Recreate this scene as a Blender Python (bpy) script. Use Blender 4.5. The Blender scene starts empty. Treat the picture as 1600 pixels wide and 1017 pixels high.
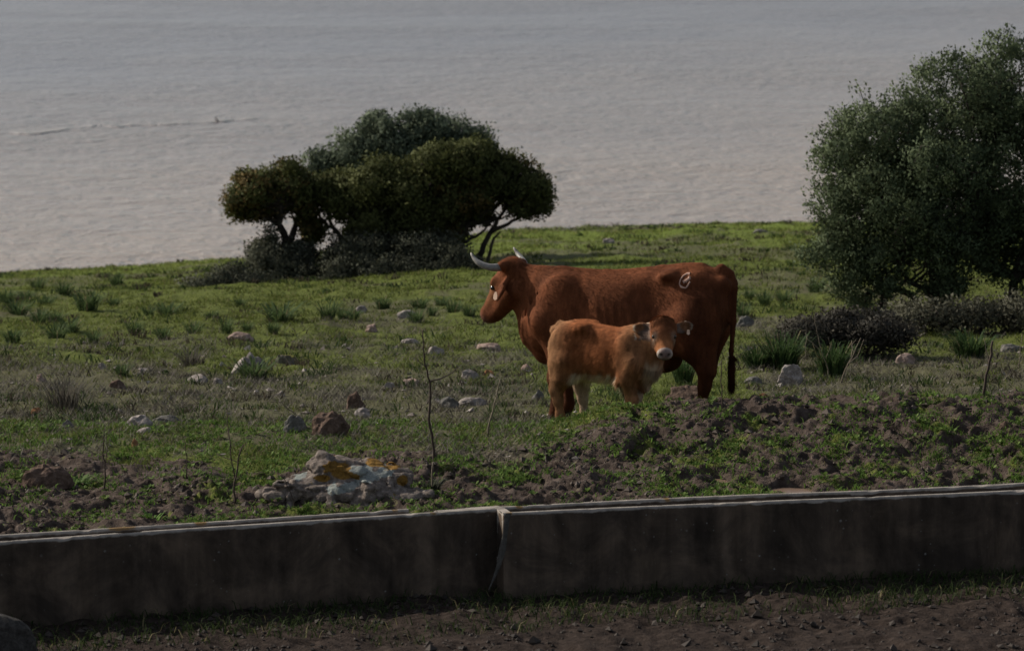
import bpy, bmesh, math, random
import numpy as np
from mathutils import Vector, Matrix, noise as mnoise
from mathutils.bvhtree import BVHTree

random.seed(4)
RNG = np.random.default_rng(11)
sc = bpy.context.scene
C = sc.collection

# ------------------------------------------------------------------ camera, sky, sun, exposure
F = 7200.0                      # focal length in photo pixels (1600 wide)
ZC = 5.93                       # camera height above the cow's feet
PITCH = math.atan(908.5 / F)
cam_d = bpy.data.cameras.new('camera')
cam = bpy.data.objects.new('camera', cam_d); C.objects.link(cam)
cam.location = (0, 0, ZC)
cam.rotation_euler = (math.pi / 2 - PITCH, 0, 0)
cam_d.sensor_width = 36.0
cam_d.lens = 36.0 * F / 1600.0
cam_d.clip_start = 0.5; cam_d.clip_end = 6000
cam_d.dof.use_dof = True
cam_d.dof.focus_distance = 39.5
cam_d.dof.aperture_fstop = 4.0
sc.camera = cam

SUN_EL = math.radians(33)
SUN_AZ = math.atan2(-0.925, 0.38)          # from +Y towards +X
to_sun = Vector((math.sin(SUN_AZ) * math.cos(SUN_EL), math.cos(SUN_AZ) * math.cos(SUN_EL), math.sin(SUN_EL)))
w = bpy.data.worlds.new('World'); sc.world = w; w.use_nodes = True
nt = w.node_tree; nt.nodes.clear()
sky = nt.nodes.new('ShaderNodeTexSky'); sky.sky_type = 'NISHITA'; sky.sun_disc = False
sky.sun_elevation = SUN_EL; sky.sun_rotation = SUN_AZ
sky.air_density = 1.0; sky.dust_density = 1.6; sky.ozone_density = 1.0
bg = nt.nodes.new('ShaderNodeBackground'); bg.inputs[1].default_value = 0.105
wo = nt.nodes.new('ShaderNodeOutputWorld')
hs = nt.nodes.new('ShaderNodeHueSaturation'); hs.inputs['Saturation'].default_value = 0.6     # sky desaturated so that the light in shaded parts is less blue
nt.links.new(sky.outputs[0], hs.inputs['Color']); nt.links.new(hs.outputs[0], bg.inputs[0]); nt.links.new(bg.outputs[0], wo.inputs[0])
sun_d = bpy.data.lights.new('sun', 'SUN'); sun_d.energy = 4.9; sun_d.angle = math.radians(0.55)
sun_d.color = (1.0, 0.93, 0.82)
sun = bpy.data.objects.new('sun', sun_d); C.objects.link(sun)
sun.rotation_euler = to_sun.to_track_quat('Z', 'Y').to_euler()
sun.location = (-20, 10, 30)
vs = sc.view_settings
vs.view_transform = 'Standard'; vs.look = 'None'; vs.exposure = 0.22; vs.gamma = 1.0; vs.use_curve_mapping = False

# ------------------------------------------------------------------ small maths
FWD = np.array([0, math.cos(PITCH), -math.sin(PITCH)])
UPV = np.array([0, math.sin(PITCH), math.cos(PITCH)])

def ray(px, py):
    d = FWD + np.array([(px - 800) / F, 0, 0]) - UPV * ((py - 508.5) / F)
    return d / d[1]

def P(px, py, Y):
    """point seen at photo pixel (px,py) that stands Y metres in front of the camera"""
    return np.array([0, 0, ZC]) + ray(px, py) * Y

def hit_z(px, py, z):
    d = ray(px, py)
    return np.array([0, 0, ZC]) + d * ((z - ZC) / d[2])

def sstep(a, b, x):
    t = np.clip((x - a) / (b - a), 0, 1)
    return t * t * (3 - 2 * t)

def vnoise(x, y, z=0.0, seed=0):
    """value noise in -1..1"""
    x, y, z = np.broadcast_arrays(np.asarray(x, float), np.asarray(y, float), np.asarray(z, float))
    fx, fy, fz = np.floor(x), np.floor(y), np.floor(z)
    ux, uy, uz = x - fx, y - fy, z - fz
    ux = ux * ux * ux * (ux * (ux * 6 - 15) + 10); uy = uy * uy * uy * (uy * (uy * 6 - 15) + 10); uz = uz * uz * uz * (uz * (uz * 6 - 15) + 10)
    ix, iy, iz = fx.astype(np.int64), fy.astype(np.int64), fz.astype(np.int64)
    flat = not np.any(uz)
    def h(a, b, c):
        n = (a * 374761393 + b * 668265263 + c * 2147483647 + seed * 974634777) & 0xFFFFFFFF
        n = ((n ^ (n >> 13)) * 1274126177) & 0xFFFFFFFF
        n = ((n ^ (n >> 16)) * 2246822519) & 0xFFFFFFFF
        return ((n ^ (n >> 15)) & 0xFFFFFF) / float(0x7FFFFF) - 1.0
    def lay(c):
        a = h(ix, iy, c) * (1 - ux) + h(ix + 1, iy, c) * ux
        b = h(ix, iy + 1, c) * (1 - ux) + h(ix + 1, iy + 1, c) * ux
        return a * (1 - uy) + b * uy
    if flat:
        return lay(iz)
    return lay(iz) * (1 - uz) + lay(iz + 1) * uz

def fbm(x, y, z=0.0, octv=4, seed=0, gain=0.5):
    s = 0; a = 1.0; n = 0
    for o in range(octv):
        s = s + a * vnoise(np.asarray(x) * 2.03 ** o + 17.3 * o, np.asarray(y) * 2.03 ** o - 9.1 * o, np.asarray(z) * 2.03 ** o, seed + o)
        n += a; a *= gain
    return s / n

# ------------------------------------------------------------------ materials
def new_mat(name):
    m = bpy.data.materials.new(name); m.use_nodes = True
    n = m.node_tree.nodes; n.clear()
    return m, n, m.node_tree.links

def nz(n, l, scale, detail=5, rough=0.6, co=None, dist=0.0):
    t = n.new('ShaderNodeTexNoise'); t.inputs['Scale'].default_value = scale
    t.inputs['Detail'].default_value = detail; t.inputs['Roughness'].default_value = rough
    t.inputs['Distortion'].default_value = dist
    if co: l.new(co, t.inputs['Vector'])
    return t.outputs['Fac']

def ramp(n, l, fac, stops):
    r = n.new('ShaderNodeValToRGB'); e = r.color_ramp.elements
    while len(e) < len(stops): e.new(0.5)
    for k, (p, c) in enumerate(stops):
        e[k].position = p; e[k].color = (*c, 1) if len(c) == 3 else c
    l.new(fac, r.inputs[0]); return r.outputs[0]

def mix(n, l, fac, a, b, mode='MIX'):
    m = n.new('ShaderNodeMix'); m.data_type = 'RGBA'; m.blend_type = mode
    for s, v in ((0, fac), (6, a), (7, b)):
        if hasattr(v, 'is_linked') or hasattr(v, 'links'): l.new(v, m.inputs[s])
        elif s == 0: m.inputs[0].default_value = v
        else: m.inputs[s].default_value = (*v, 1)
    return m.outputs[2]

def mathn(n, l, op, a, b=None):
    m = n.new('ShaderNodeMath'); m.operation = op
    for k, v in enumerate((a, b)):
        if v is None: continue
        if hasattr(v, 'links'): l.new(v, m.inputs[k])
        else: m.inputs[k].default_value = v
    return m.outputs[0]

def out_princ(m, n, l, col, rough=0.8, bump=None, bstr=0.3, bdist=0.02, spec=0.3):
    p = n.new('ShaderNodeBsdfPrincipled'); o = n.new('ShaderNodeOutputMaterial')
    if hasattr(col, 'links'): l.new(col, p.inputs['Base Color'])
    else: p.inputs['Base Color'].default_value = (*col, 1)
    if hasattr(rough, 'links'): l.new(rough, p.inputs['Roughness'])
    else: p.inputs['Roughness'].default_value = rough
    p.inputs['Specular IOR Level'].default_value = spec
    if bump is not None:
        b = n.new('ShaderNodeBump'); b.inputs['Strength'].default_value = bstr; b.inputs['Distance'].default_value = bdist
        l.new(bump, b.inputs['Height']); l.new(b.outputs[0], p.inputs['Normal'])
    l.new(p.outputs[0], o.inputs[0])
    return p

def obj_co(n):
    return n.new('ShaderNodeTexCoord').outputs['Object']

def leaf_mat(name, trans=0.3, rough=0.6, spec=0.25):
    """colour from the mesh's own per-leaf colour, some light let through"""
    m, n, l = new_mat(name)
    a = n.new('ShaderNodeAttribute'); a.attribute_name = 'Col'
    p = n.new('ShaderNodeBsdfPrincipled'); p.inputs['Roughness'].default_value = rough
    p.inputs['Specular IOR Level'].default_value = spec
    t = n.new('ShaderNodeBsdfTranslucent'); s = n.new('ShaderNodeMixShader'); s.inputs[0].default_value = trans
    o = n.new('ShaderNodeOutputMaterial')
    l.new(a.outputs['Color'], p.inputs['Base Color']); l.new(a.outputs['Color'], t.inputs['Color'])
    l.new(p.outputs[0], s.inputs[1]); l.new(t.outputs[0], s.inputs[2]); l.new(s.outputs[0], o.inputs[0])
    return m

M = {}
M['grass'] = leaf_mat('grass_blades', 0.35, 0.7, 0.08)
M['leaf'] = leaf_mat('tree_leaves', 0.2, 0.75, 0.08)
M['dry'] = leaf_mat('dry_stems', 0.1, 0.8)

def coat_mat():
    m, n, l = new_mat('cattle_coat')
    a = n.new('ShaderNodeAttribute'); a.attribute_name = 'Col'
    co = obj_co(n)
    mp = n.new('ShaderNodeMapping'); mp.inputs['Scale'].default_value = (30, 30, 9); l.new(co, mp.inputs[0])
    f = nz(n, l, 1.0, 6, 0.65, mp.outputs[0])
    k = ramp(n, l, f, [(0.25, (0.6, 0.6, 0.6)), (0.75, (1.3, 1.3, 1.3))])
    c = mix(n, l, 1.0, a.outputs['Color'], k, 'MULTIPLY')
    p = out_princ(m, n, l, c, 0.8, f, 0.3, 0.012, 0.05)
    p.inputs['Sheen Weight'].default_value = 0.0
    return m
M['coat'] = coat_mat()
M['hair'] = leaf_mat('cattle_hair', 0.03, 0.8, 0.05)

def flat_mat(name, col, rough=0.5, spec=0.4, var=0.25, scale=20):
    m, n, l = new_mat(name)
    f = nz(n, l, scale, 4, 0.6, obj_co(n))
    c = ramp(n, l, f, [(0.2, tuple(v * (1 - var) for v in col)), (0.8, tuple(min(1, v * (1 + var)) for v in col))])
    out_princ(m, n, l, c, rough, f, 0.2, 0.003, spec)
    return m

def ground_mat():
    m, n, l = new_mat('meadow_ground')
    co = obj_co(n)
    at = n.new('ShaderNodeAttribute'); at.attribute_name = 'Mask'
    sp = n.new('ShaderNodeSeparateColor'); l.new(at.outputs['Color'], sp.inputs[0])
    n1 = nz(n, l, 3.0, 6, 0.65, co); n2 = nz(n, l, 14.0, 5, 0.6, co); n3 = nz(n, l, 55.0, 4, 0.6, co)
    mud = ramp(n, l, n2, [(0.25, (0.028, 0.020, 0.016)), (0.5, (0.062, 0.046, 0.037)), (0.75, (0.122, 0.095, 0.079))])
    green = ramp(n, l, n2, [(0.25, (0.046, 0.052, 0.014)), (0.5, (0.078, 0.096, 0.020)), (0.72, (0.110, 0.122, 0.030))])
    dry = ramp(n, l, n3, [(0.3, (0.045, 0.036, 0.026)), (0.5, (0.082, 0.070, 0.050)), (0.7, (0.070, 0.080, 0.030))])
    green = mix(n, l, 1.0, green, ramp(n, l, nz(n, l, 38.0, 4, 0.7, co), [(0.32, (0.45, 0.42, 0.45)), (0.68, (1.35, 1.35, 1.3))]), 'MULTIPLY')
    sy = n.new('ShaderNodeSeparateXYZ'); l.new(co, sy.inputs[0])
    my = n.new('ShaderNodeMapRange'); my.inputs[1].default_value = 60; my.inputs[2].default_value = 80; l.new(sy.outputs[1], my.inputs[0])
    green = mix(n, l, my.outputs[0], green, mix(n, l, 1.0, green, (1.35, 1.5, 1.2), 'MULTIPLY'))      # fresher turf on the damp shore
    # green cover, broken up by noise
    g = mathn(n, l, 'ADD', sp.outputs[1], mathn(n, l, 'MULTIPLY', mathn(n, l, 'SUBTRACT', n2, 0.5), 1.1))
    g = mathn(n, l, 'ADD', g, mathn(n, l, 'MULTIPLY', mathn(n, l, 'SUBTRACT', n1, 0.5), 1.5))
    gm = ramp(n, l, g, [(0.40, (0, 0, 0)), (0.58, (1, 1, 1))])
    d = mathn(n, l, 'ADD', sp.outputs[2], mathn(n, l, 'MULTIPLY', mathn(n, l, 'SUBTRACT', n2, 0.5), 1.2))
    dm = ramp(n, l, d, [(0.42, (0, 0, 0)), (0.62, (1, 1, 1))])
    c = mix(n, l, gm, mud, green)
    c = mix(n, l, mathn(n, l, 'MULTIPLY', dm, 0.8), c, dry)
    # shade painted into the soil before the troughs, plus slight damp on other mud
    aw = n.new('ShaderNodeAttribute'); aw.attribute_name = 'WetShade'
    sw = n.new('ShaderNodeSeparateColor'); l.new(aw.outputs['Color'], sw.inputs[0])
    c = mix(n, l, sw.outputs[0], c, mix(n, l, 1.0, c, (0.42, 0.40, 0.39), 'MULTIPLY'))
    h = mathn(n, l, 'ADD', n2, mathn(n, l, 'MULTIPLY', n3, 0.5))
    out_princ(m, n, l, c, 0.92, h, 0.8, 0.03, 0.06)
    return m
M['ground'] = ground_mat()

def water_mat():
    m, n, l = new_mat('lake_water')
    co = obj_co(n)
    def layer(sx, sy, det, rough=0.55):
        mp = n.new('ShaderNodeMapping'); mp.inputs['Scale'].default_value = (sx, sy, 1); mp.inputs['Rotation'].default_value = (0, 0, 0.12)
        l.new(co, mp.inputs[0])
        return nz(n, l, 1.0, det, rough, mp.outputs[0], 0.6)
    a = layer(0.9, 0.9, 5, 0.62); b = layer(3.0, 2.6, 4); c0 = layer(0.12, 0.05, 3)
    # silt in suspension differs across the lake
    # (thickest where waves stir up the shallows near this bank)
    s0 = n.new('ShaderNodeSeparateXYZ'); l.new(co, s0.inputs[0])
    ds = mathn(n, l, 'SUBTRACT', s0.outputs[1], mathn(n, l, 'MULTIPLY', s0.outputs[0], 0.9))
    ds = mathn(n, l, 'ADD', ds, mathn(n, l, 'MULTIPLY', mathn(n, l, 'SUBTRACT', c0, 0.5), 45.0))
    mr = n.new('ShaderNodeMapRange'); mr.inputs[1].default_value = 88; mr.inputs[2].default_value = 150; l.new(ds, mr.inputs[0])
    col = ramp(n, l, mr.outputs[0], [(0.0, (0.225, 0.175, 0.140)), (0.45, (0.165, 0.135, 0.122)), (1.0, (0.105, 0.092, 0.100))])
    # gusts: stretches of livelier ripples
    gust = ramp(n, l, layer(0.05, 0.10, 4), [(0.35, (0.45,) * 3), (0.7, (1.0,) * 3)])
    # a line of chop running across the water, where two wind directions meet
    sx = n.new('ShaderNodeSeparateXYZ'); l.new(co, sx.inputs[0])
    wob = mathn(n, l, 'MULTIPLY', mathn(n, l, 'SUBTRACT', layer(0.25, 0.02, 4), 0.5), 5.0)
    ln = mathn(n, l, 'SUBTRACT', mathn(n, l, 'SUBTRACT', sx.outputs[1], mathn(n, l, 'MULTIPLY', sx.outputs[0], 0.55)), 119.0)
    ln = mathn(n, l, 'ABSOLUTE', mathn(n, l, 'ADD', ln, wob))
    lm = mathn(n, l, 'SUBTRACT', 1.0, mathn(n, l, 'DIVIDE', ln, 0.8)); lm = mathn(n, l, 'MAXIMUM', lm, 0.0)
    side = mathn(n, l, 'LESS_THAN', sx.outputs[0], -6.2)
    lm = mathn(n, l, 'MULTIPLY', lm, side)
    lm = mathn(n, l, 'MULTIPLY', lm, ramp(n, l, layer(0.9, 0.3, 3), [(0.42, (0,) * 3), (0.6, (1,) * 3)]))
    h = mathn(n, l, 'ADD', mathn(n, l, 'MULTIPLY', a, 0.75), mathn(n, l, 'MULTIPLY', b, 0.42))
    h = mathn(n, l, 'MULTIPLY', h, mathn(n, l, 'ADD', gust, mathn(n, l, 'MULTIPLY', lm, 1.0)))
    p = out_princ(m, n, l, col, 0.22, h, 1.0, 0.42, 0.5)
    p.inputs['IOR'].default_value = 1.33
    return m
M['water'] = water_mat()

def concrete_mat():
    m, n, l = new_mat('stained_concrete')
    co = obj_co(n)
    n1 = nz(n, l, 2.4, 7, 0.68, co, 0.5); n2 = nz(n, l, 9, 6, 0.65, co); n3 = nz(n, l, 60, 4, 0.6, co)
    mp = n.new('ShaderNodeMapping'); mp.inputs['Scale'].default_value = (7, 7, 0.8); l.new(co, mp.inputs[0])
    st = nz(n, l, 1.0, 5, 0.6, mp.outputs[0])
    c = ramp(n, l, n1, [(0.36, (0.040, 0.031, 0.024)), (0.5, (0.074, 0.055, 0.041)), (0.66, (0.130, 0.094, 0.067))])
    k = ramp(n, l, st, [(0.3, (0.55, 0.55, 0.55)), (0.7, (1.2, 1.2, 1.2))])
    c = mix(n, l, 1.0, c, k, 'MULTIPLY')
    # pale lichen dots and the worn bare rim (stored per vertex where the edge is worn)
    v = n.new('ShaderNodeTexVoronoi'); v.inputs['Scale'].default_value = 16; l.new(co, v.inputs['Vector'])
    vd = mathn(n, l, 'ADD', v.outputs['Distance'], mathn(n, l, 'MULTIPLY', n2, 0.5))
    dots = ramp(n, l, vd, [(0.30, (1, 1, 1)), (0.36, (0, 0, 0))])
    dots = mathn(n, l, 'MULTIPLY', dots, ramp(n, l, nz(n, l, 2.2, 3, 0.6, co), [(0.42, (0, 0, 0)), (0.6, (1, 1, 1))]))
    c = mix(n, l, mathn(n, l, 'MULTIPLY', dots, 0.7), c, (0.22, 0.21, 0.19))
    at = n.new('ShaderNodeAttribute'); at.attribute_name = 'Wear'
    sp = n.new('ShaderNodeSeparateColor'); l.new(at.outputs['Color'], sp.inputs[0])
    wr = mathn(n, l, 'ADD', sp.outputs[0], mathn(n, l, 'MULTIPLY', mathn(n, l, 'SUBTRACT', n2, 0.5), 0.9))
    wm = ramp(n, l, wr, [(0.45, (0, 0, 0)), (0.7, (1, 1, 1))])
    bare = ramp(n, l, n2, [(0.3, (0.17, 0.15, 0.13)), (0.7, (0.33, 0.29, 0.25))])
    c = mix(n, l, wm, c, bare)
    ol = mathn(n, l, 'ADD', sp.outputs[1], mathn(n, l, 'MULTIPLY', mathn(n, l, 'SUBTRACT', n2, 0.5), 0.8))
    om = ramp(n, l, ol, [(0.5, (0, 0, 0)), (0.62, (1, 1, 1))])
    c = mix(n, l, mathn(n, l, 'MULTIPLY', om, 0.8), c, (0.19, 0.105, 0.028))
    out_princ(m, n, l, c, 0.9, mathn(n, l, 'ADD', n2, mathn(n, l, 'MULTIPLY', n3, 0.4)), 0.5, 0.01, 0.05)
    return m
M['concrete'] = concrete_mat()

def rock_mat(name, c0, c1, c2, lichen=0.0, orange=0.0, moss=0.0):
    m, n, l = new_mat(name)
    co = obj_co(n)
    n1 = nz(n, l, 6, 6, 0.65, co); n2 = nz(n, l, 22, 5, 0.65, co); n3 = nz(n, l, 70, 4, 0.6, co)
    c = ramp(n, l, n2, [(0.28, c0), (0.5, c1), (0.72, c2)])
    k = ramp(n, l, n3, [(0.3, (0.7,) * 3), (0.7, (1.2,) * 3)])
    c = mix(n, l, 1.0, c, k, 'MULTIPLY')
    geo = n.new('ShaderNodeNewGeometry'); sx = n.new('ShaderNodeSeparateXYZ'); l.new(geo.outputs['Normal'], sx.inputs[0])
    if moss:
        mm = mathn(n, l, 'ADD', mathn(n, l, 'MULTIPLY', sx.outputs[2], 0.5), n1)
        c = mix(n, l, mathn(n, l, 'MULTIPLY', ramp(n, l, mm, [(0.72, (0, 0, 0)), (0.86, (1, 1, 1))]), moss), c, (0.10, 0.095, 0.025))
    if lichen == 'mask':
        at = n.new('ShaderNodeAttribute'); at.attribute_name = 'Lichen'
        sp = n.new('ShaderNodeSeparateColor'); l.new(at.outputs['Color'], sp.inputs[0])
        nf = mathn(n, l, 'MULTIPLY', mathn(n, l, 'SUBTRACT', n2, 0.5), 0.9)
        gm = ramp(n, l, mathn(n, l, 'ADD', sp.outputs[1], nf), [(0.30, (0, 0, 0)), (0.42, (0.9,) * 3)])
        c = mix(n, l, gm, c, ramp(n, l, n3, [(0.3, (0.13, 0.145, 0.135)), (0.7, (0.25, 0.265, 0.245))]))
        om = ramp(n, l, mathn(n, l, 'ADD', sp.outputs[0], nf), [(0.30, (0, 0, 0)), (0.42, (0.95,) * 3)])
        c = mix(n, l, om, c, ramp(n, l, n3, [(0.3, (0.095, 0.050, 0.012)), (0.7, (0.21, 0.115, 0.022))]))
    elif lichen:
        lm = nz(n, l, 3.5, 6, 0.7, co, 0.4)
        c = mix(n, l, ramp(n, l, lm, [(0.56, (0, 0, 0)), (0.63, (lichen,) * 3)]), c, ramp(n, l, n3, [(0.3, (0.16, 0.19, 0.175)), (0.7, (0.32, 0.35, 0.32))]))
    if orange:
        om = mathn(n, l, 'ADD', nz(n, l, 2.3, 6, 0.7, co, 0.8), mathn(n, l, 'MULTIPLY', sx.outputs[2], 0.14))
        c = mix(n, l, ramp(n, l, om, [(0.66, (0, 0, 0)), (0.70, (orange,) * 3)]), c, ramp(n, l, n3, [(0.3, (0.14, 0.065, 0.01)), (0.7, (0.30, 0.15, 0.02))]))
    out_princ(m, n, l, c, 0.9, mathn(n, l, 'ADD', n2, mathn(n, l, 'MULTIPLY', n3, 0.4)), 0.8, 0.012, 0.05)
    return m
M['rock_big'] = rock_mat('lichen_limestone', (0.05, 0.041, 0.034), (0.135, 0.110, 0.094), (0.25, 0.21, 0.18), 'mask')
M['rock_pale'] = rock_mat('pale_limestone', (0.12, 0.10, 0.088), (0.225, 0.195, 0.175), (0.37, 0.33, 0.30), 0.3)
M['rock_pink'] = rock_mat('pinkish_stone', (0.15, 0.10, 0.08), (0.25, 0.18, 0.15), (0.36, 0.28, 0.24))
M['rock_brown'] = rock_mat('brown_stone', (0.05, 0.034, 0.026), (0.095, 0.064, 0.048), (0.14, 0.10, 0.08))
M['rock_grey'] = rock_mat('grey_stone', (0.06, 0.056, 0.05), (0.12, 0.112, 0.10), (0.2, 0.185, 0.17), 0.4)
M['rock_dark'] = rock_mat('dark_stone', (0.030, 0.027, 0.024), (0.052, 0.047, 0.042), (0.085, 0.077, 0.068))  # darkest stone tone, for the block in the bottom left corner
M['rock_moss'] = rock_mat('mossy_stone', (0.05, 0.045, 0.038), (0.11, 0.095, 0.08), (0.2, 0.17, 0.15), 0.2, 0, 0.95)
M['rock_orange'] = rock_mat('orange_stone', (0.12, 0.06, 0.03), (0.24, 0.12, 0.06), (0.34, 0.19, 0.10))
M['bark'] = flat_mat('dark_bark', (0.035, 0.028, 0.023), 0.9, 0.15, 0.45, 14)
M['twig'] = flat_mat('dry_twig', (0.060, 0.045, 0.036), 0.9, 0.15, 0.4, 30)
M['stalk'] = flat_mat('dead_stalk', (0.16, 0.13, 0.095), 0.85, 0.2, 0.3, 30)
M['puddle'] = flat_mat('muddy_puddle_water', (0.15, 0.100, 0.070), 0.3, 0.3, 0.1, 3)
M['eye'] = flat_mat('dark_eye', (0.008, 0.006, 0.005), 0.1, 0.6, 0.1)
M['tag'] = flat_mat('ear_tag_plastic', (0.62, 0.42, 0.30), 0.45, 0.4, 0.1)
M['brand'] = flat_mat('bare_pink_skin', (0.37, 0.235, 0.18), 0.85, 0.05, 0.55, 50)
M['bird'] = flat_mat('black_feathers', (0.012, 0.012, 0.014), 0.6, 0.3, 0.3)

def horn_mat():
    m, n, l = new_mat('horn')
    a = n.new('ShaderNodeAttribute'); a.attribute_name = 'Col'
    co = obj_co(n)
    f = nz(n, l, 45, 5, 0.65, co)
    k = ramp(n, l, f, [(0.3, (0.65,) * 3), (0.7, (1.15,) * 3)])
    out_princ(m, n, l, mix(n, l, 1.0, a.outputs['Color'], k, 'MULTIPLY'), 0.5, f, 0.3, 0.004, 0.4)
    return m
M['horn'] = horn_mat()

# ------------------------------------------------------------------ mesh helpers
def mesh_np(name, V, faces, mat, cols=None, smooth=True, parent=None, attr='Col', loc=None, link=True, normals=None):
    """V (n,3); faces (m,3) or (m,4) int array or list of such; cols (n,3) per vertex"""
    me = bpy.data.meshes.new(name)
    V = np.asarray(V, np.float32)
    fl = faces if isinstance(faces, list) else [faces]
    fl = [np.asarray(f, np.int32) for f in fl if len(f)]
    nl = sum(f.size for f in fl); nf = sum(len(f) for f in fl)
    me.vertices.add(len(V)); me.vertices.foreach_set('co', V.ravel())
    me.loops.add(nl); me.loops.foreach_set('vertex_index', np.concatenate([f.ravel() for f in fl]))
    me.polygons.add(nf)
    sizes = np.concatenate([np.full(len(f), f.shape[1], np.int32) for f in fl])
    starts = np.concatenate([[0], np.cumsum(sizes)[:-1]]).astype(np.int32)
    me.polygons.foreach_set('loop_start', starts)
    me.update(calc_edges=True)
    me.polygons.foreach_set('use_smooth', np.full(nf, bool(smooth)))
    if cols is not None:
        a = me.color_attributes.new(attr, 'FLOAT_COLOR', 'POINT')
        c = np.ones((len(V), 4), np.float32); c[:, :3] = cols
        a.data.foreach_set('color', c.ravel())
    me.validate()
    if normals is not None: me.normals_split_custom_set_from_vertices(np.asarray(normals, np.float32))
    if mat: me.materials.append(mat)
    o = bpy.data.objects.new(name, me)
    if link: C.objects.link(o)
    if parent is not None: o.parent = parent
    if loc is not None: o.location = loc
    return o

def tag(o, label=None, cat=None, group=None, kind=None):
    if label: o['label'] = label
    if cat: o['category'] = cat
    if group: o['group'] = group
    if kind: o['kind'] = kind
    return o

def empty(name, loc, rz=0.0):
    o = bpy.data.objects.new(name, None); C.objects.link(o)
    o.location = loc; o.rotation_euler = (0, 0, rz); o.empty_display_size = 0.2
    return o

def tube(pts, rad, sides=6):
    """tapered tube along a polyline -> verts, quads, caps"""
    pts = np.asarray(pts, float); k = len(pts)
    rad = np.broadcast_to(np.asarray(rad, float), (k,)) if np.ndim(rad) else np.full(k, rad)
    tan = np.gradient(pts, axis=0); tan /= np.linalg.norm(tan, axis=1)[:, None] + 1e-9
    ref = np.array([0.31, 0.87, 0.39]); u = np.cross(tan, ref); u /= np.linalg.norm(u, axis=1)[:, None] + 1e-9
    v = np.cross(tan, u)
    an = np.arange(sides) * 2 * np.pi / sides
    V = (pts[:, None] + rad[:, None, None] * (np.cos(an)[None, :, None] * u[:, None] + np.sin(an)[None, :, None] * v[:, None])).reshape(-1, 3)
    Q = []
    for i in range(k - 1):
        for j in range(sides):
            a = i * sides + j; b = i * sides + (j + 1) % sides
            Q.append((a, b, b + sides, a + sides))
    V = np.vstack([V, pts[:1], pts[-1:]])
    T = [((j + 1) % sides, j, k * sides) for j in range(sides)] + [((k - 1) * sides + j, (k - 1) * sides + (j + 1) % sides, k * sides + 1) for j in range(sides)]
    return V, np.array(Q), np.array(T)

class Soup:
    def __init__(s): s.V = []; s.Q = []; s.T = []; s.Cc = []; s.n = 0
    def add(s, V, Q=None, T=None, col=(1, 1, 1)):
        V = np.asarray(V, float)
        s.V.append(V)
        if Q is not None and len(Q): s.Q.append(np.asarray(Q) + s.n)
        if T is not None and len(T): s.T.append(np.asarray(T) + s.n)
        s.Cc.append(np.broadcast_to(np.asarray(col, float), (len(V), 3)))
        s.n += len(V)
    def tube(s, pts, rad, sides=6, col=(1, 1, 1)):
        V, Q, T = tube(pts, rad, sides); s.add(V, Q, T, col)
    def build(s, name, mat, parent=None, smooth=True, **k):
        f = []
        if s.Q: f.append(np.vstack(s.Q))
        if s.T: f.append(np.vstack(s.T))
        return mesh_np(name, np.vstack(s.V), f, mat, np.vstack(s.Cc), smooth, parent, **k)

# ------------------------------------------------------------------ the lie of the land
prof_pts = [(-90, 9.0), (-10, 4.6), (5, 3.6), (20, 0.35), (29, -0.34), (30, -0.36), (33.3, -0.38)]
back_pts = [(802, 34.6), (720, 37.0), (690, 38.0), (661, 39.0), (663, 40.0), (632, 42.0), (592, 45), (540, 50), (500, 56), (470, 63), (441, 72), (428, 82)]
bY = np.array([y for r, y in back_pts]); bZ = np.array([P(800, r, y)[2] for r, y in back_pts])
WZ = P(800, 428, 82)[2]                      # level of the lake
bY = np.concatenate([bY, [86, 100, 140]]); bZ = np.concatenate([bZ, [WZ - 0.4, WZ - 2.5, WZ - 6]])
fY = np.array([p[0] for p in prof_pts]); fZ = np.array([p[1] for p in prof_pts])
shx = np.array([-200, -9.1, -5.0, -2.2, 0, 2, 5.66, 10, 200]); shs = np.array([-6.0, 0.0, 2.1, 4.8, 7.2, 7.8, 8.6, 9.0, 12.0])

ZT = P(800, 797, 34.0)[2]                    # rim of the troughs
La, Lb = hit_z(0, 846, ZT), hit_z(790, 794, ZT)
Ra, Rb = hit_z(787, 801.5, ZT), hit_z(1600, 765, ZT)
def line_y(a, b, x): return a[1] + (b[1] - a[1]) * (x - a[0]) / (b[0] - a[0])
LW, RW = 0.26, 0.33                          # outer widths front to back
XJ = Ra[0]
def y_back(x):
    return np.where(x < XJ, line_y(La, Lb, x) + LW * 1.03, line_y(Ra, Rb, x) + RW * 1.03)

def lerp_smooth(x, xp, fp):
    # monotone-ish smoothing: average of three shifted linear interpolations
    return (np.interp(x - 0.5, xp, fp) + np.interp(x, xp, fp) + np.interp(x + 0.5, xp, fp)) / 3

PITS = None
PUD = [(1232, 757, 0.18, 0.08), (1345, 757, 0.20, 0.07), (712, 772, 0.16, 0.10), (140, 822, 0.20, 0.06), (835, 783, 0.22, 0.08), (1110, 740, 0.14, 0.06)]

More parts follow.
